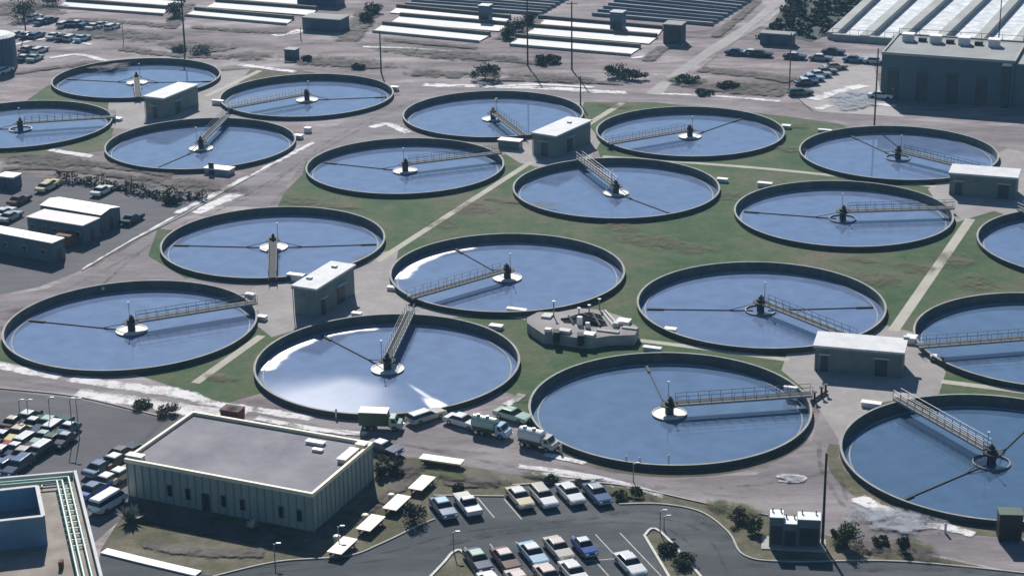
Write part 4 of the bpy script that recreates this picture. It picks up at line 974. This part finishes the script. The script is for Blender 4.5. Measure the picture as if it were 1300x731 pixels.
G6 = 'cars in the left compound'
for px, py, col, lab in ((60, 241, 'cream', 'cream car at the top of the left compound'), (64, 238, 'yellow', 'pale yellow car just behind the cream one in the left compound'), (6, 274, 'white', 'white car at the left edge beside the trailers'), (14, 279, 'silver', 'silver car right of the white one beside the trailers'), (25, 258, 'brown', 'brown car at the back of the left compound'), (130, 246, 'white', 'white car by the dark hedge of the left compound'), (168, 282, 'black', 'black car alone right of the trailers')):
    vehicle('sedan', px, py, HV, col, lab, G6, lite=True)
for px, py, col, lab in ((487, 574, 'navy', 'dark blue car parked by the corner of the ribbed building roof'), (651, 532, 'pale_green', 'pale green car behind the tanker trucks on the grass edge'), (541, 533, 'ivory', 'off-white car facing the glare tank beside the box truck'), (588, 540, 'white', 'white car between the box truck and the tanker trucks')):
    vehicle('sedan' if col != 'ivory' else 'wagon', px, py, UA + R(-15) if col != 'ivory' else UA + R(60), col, lab, 'cars parked along the dirt road', roof='white' if col != 'pale_green' else None)
def truck(px, py, rz, kind, label, cabc):
    p = W(px, py); t = thing('parked_truck', label, 'truck', (p.x, p.y, 0), rz, 'trucks parked along the dirt road')
    t.scale = (.8, .8, .8); L = 6.4 if kind == 'box' else 6.0
    MB().box((0, 0, .75), (L, .9, .3), 'dark_steel').build('chassis', t)
    cab = MB(); prof(cab, [(L/2 - 1.7, .6), (L/2 - 1.7, 2.3), (L/2 - .7, 2.3), (L/2 - .35, 1.55), (L/2 + .25, 1.45), (L/2 + .3, .6)], 1.05, 'paint_' + cabc)
    cb = cab.build('cab', t, bevel=.08)
    g = MB(); prof(g, [(L/2 - 1.25, 1.5), (L/2 - 1.25, 2.1), (L/2 - .72, 2.1), (L/2 - .42, 1.5)], 1.07, 'glass'); g.build('window', cb)
    gg = MB(); gg.add([(L/2 - .655, -.9, 2.22), (L/2 - .655, .9, 2.22), (L/2 - .33, .9, 1.58), (L/2 - .33, -.9, 1.58)], [(0, 1, 2, 3)], 'glass'); gg.build('windscreen', cb)
    if kind == 'box':
        b = MB().box((-.95, 0, 2.0), (L - 1.9, 2.3, 2.2), 'truck_green').build('cargo_box', t, bevel=.04); MB().box((-.95, 0, 3.14), (L - 1.8, 2.4, .1), 'white_paint').build('roof', b)
    else:
        b = MB().cyl((-.95, 0, 1.95), 1.05, L - 2.0, 'paint_pale_green' if kind == 'green' else 'white_paint', 28, axis='x').build('tank', t)
        for k in (-1.2, 0.4): MB().cyl((-.95 + k, 0, 2.95), .32, .22, 'steel', 16).build('manhole', b)
        MB().box((-.95, 0, 1.05), (L - 2.2, 2.1, .3), 'truck_green').build('cradle', t)
    wh = MB().cyl((0, 0, 0), .5, .34, 'tyre', 20, axis='y').mesh('wheel'); hub = MB().cyl((0, 0, 0), .27, .36, 'chrome', 12, axis='y').mesh('rim')
    for x in (-L/2 + .9, -L/2 + 2.0, L/2 - .8):
        for s in (-1, 1): o = link('wheel', wh, t, (x, s*.9, .5)); link('rim', hub, o)
    MB().box((L/2 + .36, 0, .65), (.12, 2.0, .22), 'chrome').build('bumper', t)
    for s in (-1, 1): MB().cyl((L/2 + .32, s*.75, 1.0), .12, .06, 'lamp_glass', 12, axis='x').build('headlight', t)
truck(483, 544, UA + R(14), 'box', 'dark green box truck with a white roof at the left end of the trucks', 'pale_green')
truck(623, 552, UA + R(-8), 'green', 'pale green tanker truck with a light blue cab in the middle of the road verge', 'pale_blue')
truck(682, 568, UA + R(-10), 'white', 'white tanker truck nearest the large front tank', 'ivory')

# ------------------------------------------------------------------ trees and bushes
def leaf_mesh(name, rad, hgt, n, leaf, m, z0=0.0, clumps=9, spiky=False):
    vs, fs = [], []
    cl = [(random.uniform(-.62, .62)*rad, random.uniform(-.62, .62)*rad, z0 + hgt*random.uniform(.15, .72), random.uniform(.32, .58)) for _ in range(clumps)]
    for _ in range(n):
        cx, cy, cz, cr = random.choice(cl)
        d = Vector((random.gauss(0, 1), random.gauss(0, 1), random.gauss(0, 1))).normalized()*(random.random()**.45)
        p = Vector((cx + d.x*cr*rad, cy + d.y*cr*rad, max(z0 + .05, cz + d.z*cr*hgt*.7)))
        a = Vector((random.gauss(0, 1), random.gauss(0, 1), random.gauss(0, 1.0))).normalized(); b = a.cross(Vector((random.gauss(0, 1), random.gauss(0, 1), random.gauss(0, 1)))).normalized()
        if spiky: a = Vector((d.x, d.y, abs(d.z) + .35)).normalized(); b = a.cross(Vector((.3, .2, 1))).normalized()*.28; p = Vector((cx*.2, cy*.2, z0 + .1)) + a*hgt*.5*random.random()
        s = leaf*random.uniform(.6, 1.3); o = len(vs)
        if spiky: s = hgt*.5
        vs += [p - a*s - b*s*.5, p + a*s*.2 - b*s*.6, p + a*s, p + a*s*.2 + b*s*.6]; fs.append((o, o + 1, o + 2, o + 3))
    me = bpy.data.meshes.new(name); me.from_pydata([tuple(v) for v in vs], [], fs); me.materials.append(MATS[m]); me.update()
    return me
def bush(px, py, rad, hgt, m, label, name='bush', n=900, leaf=.2, cat='bush', trunk=.3, spiky=False, group=None):
    p = W(px, py); t = thing(name, label, cat, p, random.uniform(0, 6), group)
    if trunk:
        q = MB().tube((0, 0, 0), (0, 0, hgt*.55), .09*hgt/2, 'bark', 8, .04*hgt/2)
        for k in range(5):
            a = k*1.26 + .3; q.tube((0, 0, hgt*(.2 + .05*k)), (rad*.55*math.cos(a), rad*.55*math.sin(a), hgt*(.5 + .06*k)), .05*hgt/2, 'bark', 6, .015*hgt/2)
        q.build('trunk', t)
    link('crown', leaf_mesh('crown', rad, hgt, n, leaf, m, hgt*.1 if trunk else 0, spiky=spiky), t)
for a in ((616, 102, 3.2, 4.6, 'dark_leaf', 'big dark round bush standing alone on the dirt above the tanks'), (785, 98, 3.4, 3.2, 'dark_leaf', 'left dark bush of the clump by the foot of the far diagonal road'), (803, 101, 2.8, 2.8, 'dark_leaf', 'right dark bush of the clump by the foot of the far diagonal road'), (690, 80, 2.4, 2.4, 'dark_leaf', 'low blue-green bush beside the tall pole below the drying beds'), (704, 80, 1.8, 1.8, 'dark_leaf', 'smaller bush right of the low blue-green one below the drying beds'),
          (873, 105, 2.6, 1.9, 'leaf', 'low green bush right of the far diagonal road'), (925, 112, 2.2, 1.6, 'leaf', 'low green bush farther right of the far diagonal road'), (893, 120, 2.0, 1.3, 'leaf', 'flat green bush at the road edge above the path tank'), (642, 50, 2.6, 3.6, 'dark_leaf', 'near bush in the diagonal gap between the drying beds'), (655, 42, 2.6, 3.8, 'dark_leaf', 'middle bush in the diagonal gap between the drying beds'), (670, 31, 2.8, 3.8, 'dark_leaf', 'far bush in the diagonal gap between the drying beds'),
          (462, 27, 2.6, 3.0, 'dark_leaf', 'dark bush at the left end of the middle drying beds'), (474, 17, 3.0, 3.4, 'dark_leaf', 'dark bush farther back at the left end of the middle drying beds'), (30, 25, 4.0, 6.0, 'dark_leaf', 'tall dark tree at the top left behind the parked cars'), (60, 8, 3.6, 4.0, 'dark_leaf', 'dark tree at the top left edge beside the white drying beds'), (222, 22, 3.0, 4.5, 'dark_leaf', 'dark tree between the two left groups of drying beds'), (258, 68, 3.0, 2.2, 'grey_leaf', 'grey bushy heap on the dirt near the far tanks'), (228, 66, 1.6, 2.4, 'grey_leaf', 'grey leafless shrub at the foot of the far left pole'),
          (391, 78, 1.2, 1.6, 'dark_leaf', 'dark bush by the tiny blue kiosk'), (455, 87, 1.8, 1.2, 'dark_leaf', 'small flat bush above the far tank on the dirt'), (218, 258, 1.5, 2.0, 'dark_leaf', 'dark bush at the right end of the dark hedge')):
    bush(a[0], a[1], a[2], a[3]*.8, a[4], a[5], n=900, leaf=.26, name='tree' if 'tree' in a[5] else 'bush', cat='tree' if 'tree' in a[5] else 'bush')
for a in ((526, 660, 1.4, 2.6, 'dark_leaf', 'dark bush between the picnic tables and the front lot'), (1075, 694, 1.5, 3.0, 'leaf', 'green tree right of the tall dark pole by the switchgear'), (1068, 690, 1.1, 2.0, 'dry_leaf', 'yellowish bush left of the green tree by the switchgear'), (958, 676, 1.0, 1.8, 'leaf', 'dark round bush left of the switchgear'), (938, 662, 1.6, 1.4, 'dry_leaf', 'dry yellow-green shrub at the bend of the lot kerb'), (1148, 698, .9, 1.7, 'dark_leaf', 'small dark bush on the verge right of the tree'), (1118, 692, 1.1, .9, 'dry_leaf', 'low dry shrub on the verge near the dark streak'),
          (850, 700, 1.3, 1.2, 'dark_leaf', 'dark shrub at the far end of the right planter'), (866, 716, 1.4, 1.1, 'leaf', 'green shrub in the middle of the right planter'), (500, 600, 1.3, 1.6, 'dark_leaf', 'dark shrub at the rear corner of the ribbed building'), (482, 606, 1.0, 1.8, 'dark_leaf', 'upright dark shrub against the ribbed building side wall'), (788, 632, 1.0, .8, 'dry_leaf', 'yellow-green shrub right of the slate blue sedan'), (806, 628, 1.3, .7, 'leaf', 'low green shrub on the verge behind the lot bend'), (740, 614, .8, .5, 'dry_leaf', 'low yellowish plant behind the upper row of cars'), (700, 612, 1.0, .8, 'dark_leaf', 'dark plant behind the ivory estate car'),
          (212, 526, 1.6, 1.1, 'dry_leaf', 'dry bush at the far left roof corner of the ribbed building'), (180, 516, 1.5, .8, 'leaf', 'low bush on the pale roadside bank at the left'), (583, 622, .9, .7, 'dark_leaf', 'dark plant behind the white pickup'), (492, 584, 1.2, .6, 'dry_leaf', 'low plant behind the ribbed building near the road')):
    bush(*a, n=900, leaf=.15, name='tree' if 'tree ' in a[5] and 'right of the tall' in a[5] else 'bush', cat='tree' if 'right of the tall' in a[5] else 'bush')
bush(165, 662, 1.4, 2.2, 'grey_leaf', 'grey-green spiky palm shrub at the front left corner of the ribbed building', 'palm_shrub', 130, .5, 'shrub', 0, True)
bush(321, 672, .7, 1.3, 'white_leaf', 'white-flowering spiky plant against the front of the ribbed building', 'flowering_plant', 60, .3, 'plant', 0, True)
# scrub area: one mass
sheet('scrubland', [(1012, -18), (1110, -14), (1062, 40), (1030, 54), (988, 46), (958, 52), (985, 24)], Z3, 'scrub_mat')
poly = [tuple(W(*p)[:2]) for p in [(1012, -18), (1110, -14), (1060, 40), (1030, 52), (990, 44), (962, 50), (988, 24)]]
vs, fs = [], []
xs = [p[0] for p in poly]; ys = [p[1] for p in poly]; k = 0
while k < 300:
    x, y = random.uniform(min(xs), max(xs)), random.uniform(min(ys), max(ys))
    if not inside((x, y), poly): continue
    k += 1; r = random.uniform(.5, 1.7)
    for _ in range(26):
        d = Vector((random.gauss(0, 1), random.gauss(0, 1), abs(random.gauss(0, 1)))).normalized()*random.random()**.4*r; p = Vector((x + d.x, y + d.y, .05 + d.z*.8))
        a = Vector((random.gauss(0, 1), random.gauss(0, 1), random.gauss(0, 1))).normalized()*.42; b = a.cross(Vector((.4, random.random(), 1))).normalized()*.3; o = len(vs)
        vs += [tuple(p - a), tuple(p - b), tuple(p + a), tuple(p + b)]; fs.append((o, o + 1, o + 2, o + 3))
me = bpy.data.meshes.new('scrub'); me.from_pydata(vs, [], fs); me.materials.append(MATS['dark_leaf']); me.update()
sc = link('scrub', me); sc['kind'] = 'stuff'
tag(sc, 'dark low scrub between the far road and the foaming lanes', 'scrub')

# dark hedge along the back of the left compound
fp = [(72, 229), (110, 233), (160, 241), (215, 253), (262, 252)]
t = thing('hedge', 'long dark overgrown hedge along the back of the left compound', 'hedge', W(*fp[0]), 0)
c = W(*fp[0]); q = [W(*p) - Vector((c.x, c.y, 0)) for p in fp]; vs, fs = [], []; st = MB()
for a, b in zip(q, q[1:]):
    L_ = (b - a).length
    for k in range(int(L_/1.1)):
        p = a.lerp(b, k*1.1/L_); st.tube((p.x, p.y, 0), (p.x + random.uniform(-.2, .2), p.y, .9), .05, 'bark', 5, .02)
    for k in range(int(L_*42)):
        p = a.lerp(b, random.random()); hh = 1.0 + .55*math.sin(p.x*.9) + .3*math.sin(p.x*2.3)
        p = Vector((p.x + random.gauss(0, .25), p.y + random.gauss(0, .55), .05 + random.random()**.8*max(.4, hh + .3)))
        e = Vector((random.gauss(0, 1), random.gauss(0, 1), random.gauss(0, 1))).normalized()*.3; g = e.cross(Vector((.4, random.random(), 1))).normalized()*.2; o_ = len(vs)
        vs += [tuple(p - e), tuple(p - g), tuple(p + e), tuple(p + g)]; fs.append((o_, o_ + 1, o_ + 2, o_ + 3))
st.build('stem', t)['kind'] = 'stuff'
me = bpy.data.meshes.new('foliage'); me.from_pydata(vs, [], fs); me.materials.append(MATS['dark_leaf']); me.update(); link('foliage', me, t)

# ------------------------------------------------------------------ poles
def pole(px, py, h, r, label, m='wood_pole', lamp=None, arm=0.0, name='utility_pole'):
    p = W(px, py); t = thing(name, label, 'pole' if not lamp else 'street lamp', p, 0, 'tall poles' if not lamp else 'lamp posts')
    MB().tube((0, 0, 0), (0, 0, h), r, m, 10, r*.72).build('pole', t)
    if arm:
        MB().bar((-arm, 0, h - .5), (arm, 0, h - .5), .12, .14, m).build('crossarm', t)
        for x in (-arm*.9, -arm*.4, arm*.4, arm*.9): MB().cyl((x, 0, h - .43), .06, .22, 'steel', 8).build('insulator', t)
    if lamp:
        l = MB().tube((0, 0, h - .1), (lamp, 0, h + .1), .05, m, 6).build('arm', t); MB().box((lamp, 0, h + .08), (.5, .22, .12), 'steel').build('lamp_head', l)
pole(1044, 690, height_of(1044, 690, 575), .17, 'thick dark wooden pole right of the switchgear, its shadow running to the bottom edge')
pole(670, 84, 15, .2, 'dark wooden pole rising off the top edge in front of the drying beds, upper middle', arm=1.2)
pole(726, 89, 15, .2, 'dark wooden pole rising off the top edge right of the upper middle pole', arm=1.2)
pole(737, 134, height_of(737, 134, 97), .16, 'short dark pole at the right rim of the tank behind the upper middle hut')
pole(484, 93, height_of(484, 93, 40), .18, 'dark pole on the dirt left of the middle drying beds, with a bent foot')
pole(235, 65, 12, .22, 'dark pole between the two left drying beds, rising off the top edge', arm=1.0)
pole(1110, 159, height_of(1110, 159, 62), .17, 'thin dark pole in front of the big dark building, mirrored in the tank below')
pole(1002, 116, height_of(1002, 116, 42), .14, 'thin reddish pole left of the slanting row of cars', 'rust')
pole(1267, 62, 11, .15, 'thin pole among the foaming lanes at the top right')
pole(157, 56, height_of(157, 56, 30), .1, 'thin grey pole right of the far upper left yard', 'steel')
pole(33, 44, 9, .18, 'dark pole at the top left corner by the parked cars')
pole(382, 50, height_of(382, 50, 36), .12, 'short dark post beside the pale heap near the far shed')
G = 'lamp'
for px, py, top, lab in ((27, 541, 508, 'lamp post at the left of the crowded lot, first from the left edge'), (37, 538, 508, 'lamp post just right of the first one by the crowded lot'), (65, 543, 505, 'thin lamp post in the middle behind the crowded lot'), (93, 556, 506, 'lamp post at the right end of the crowded lot'), (101, 557, 506, 'rightmost lamp post of the pair by the crowded lot'), (576, 700, 675, 'lamp post on the left planter of the front lot'), (838, 676, 648, 'lamp post at the tip of the right planter'), (843, 672, 655, 'lamp post just right of the planter tip'),
                         (804, 611, 588, 'lamp post at the near rim of the large front tank'), (430, 690, 668, 'thin lamp post beside the nearest litter bin'), (349, 712, 690, 'thin lamp post at the lot entrance below the ribbed building')):
    pole(px, py, height_of(px, py, top), .07, lab, 'steel', lamp=.5, name='lamp_post')
for k, (px, py) in enumerate(((795, 590), (812, 592), (849, 589), (712, 575), (427, 530), (1200, 676))):
    p = W(px, py); t = thing('bollard', '%s white post along the road, %s' % (('small', 'short', 'pale', 'thin', 'stubby', 'low')[k], ('below the front tank, left of a pair', 'below the front tank, right of a pair', 'at the bottom of the front tank rim', 'at the lower left of the front tank', 'at the near rim of the glare tank', 'in front of the corner tank')[k]), 'post', p, 0, 'white posts by the tank rims')
    MB().cyl((0, 0, 0), .14, 1.1, 'white_paint', 12).build('post', t); MB().cyl((0, 0, 1.1), .17, .12, 'pale_concrete', 12, .08).build('cap', t)

# ------------------------------------------------------------------ light, air, camera
HAZE = .00014
SUN_EL, SUN_AZ = R(36), R(-8)       # azimuth from +Y, clockwise
d = Vector((math.sin(SUN_AZ)*math.cos(SUN_EL), math.cos(SUN_AZ)*math.cos(SUN_EL), math.sin(SUN_EL)))
sl = bpy.data.lights.new('sun', 'SUN'); sl.energy = 5.0; sl.angle = R(.5); sl.color = (1.0, .96, .91)
so = bpy.data.objects.new('sun', sl); C.objects.link(so); so.rotation_euler = (-d).to_track_quat('-Z', 'Y').to_euler(); so.location = (0, 300, 200)
wd = bpy.data.worlds.new('World'); S.world = wd; wd.use_nodes = True; nt = wd.node_tree
sky = nt.nodes.new('ShaderNodeTexSky'); sky.sky_type = 'NISHITA'; sky.sun_disc = False; sky.sun_elevation = SUN_EL; sky.sun_rotation = SUN_AZ
sky.air_density = 1.1; sky.dust_density = .4; sky.ozone_density = 4.0
tint = nt.nodes.new('ShaderNodeMix'); tint.data_type = 'RGBA'; tint.blend_type = 'MULTIPLY'; tint.inputs[0].default_value = 1.0; tint.inputs[7].default_value = (.84, 1.0, 1.1, 1)
nt.links.new(sky.outputs['Color'], tint.inputs[6]); nt.links.new(tint.outputs[2], nt.nodes['Background'].inputs['Color']); nt.nodes['Background'].inputs['Strength'].default_value = .05

# air: one even closed box of pale bluish haze round camera and scene

hm = bpy.data.materials.new('haze_air'); hm.use_nodes = True; hn = hm.node_tree; hn.nodes.clear()
ho = hn.nodes.new('ShaderNodeOutputMaterial'); pv = hn.nodes.new('ShaderNodeVolumePrincipled')
pv.inputs['Color'].default_value = (.36, .68, 1, 1); pv.inputs['Density'].default_value = HAZE; pv.inputs['Anisotropy'].default_value = .2
hn.links.new(pv.outputs[0], ho.inputs['Volume']); MATS['haze_air'] = hm
hz = MB().box((0, 2300, 55), (5200, 5600, 118), 'haze_air').build('haze'); hz['kind'] = 'stuff'

cam = bpy.data.cameras.new('camera'); co = bpy.data.objects.new('camera', cam); C.objects.link(co); S.camera = co
cam.sensor_fit = 'HORIZONTAL'; cam.sensor_width = 36; cam.lens = FPX/PW*36; cam.clip_start = 1; cam.clip_end = 9000
fw = Vector((0, math.cos(PITCH), -math.sin(PITCH))); up = Vector((0, math.sin(PITCH), math.cos(PITCH))); rt = Vector((1, 0, 0))
cr, sr = math.cos(ROLL), math.sin(ROLL)
# image right = cr*rt(u) ... (px = cr*u - sr*v, py = sr*u + cr*v, v down)
ir = rt*cr + up*sr; iu = -rt*sr + up*cr
m3 = Matrix((ir, iu, -fw)).transposed()
co.matrix_world = Matrix.Translation((0, 0, CAMH)) @ m3.to_4x4()
S.view_settings.view_transform = 'Standard'; S.view_settings.look = 'None'; S.view_settings.gamma = 1; S.view_settings.exposure = .2; S.view_settings.use_curve_mapping = False
S.render.resolution_x = 1024; S.render.resolution_y = 575
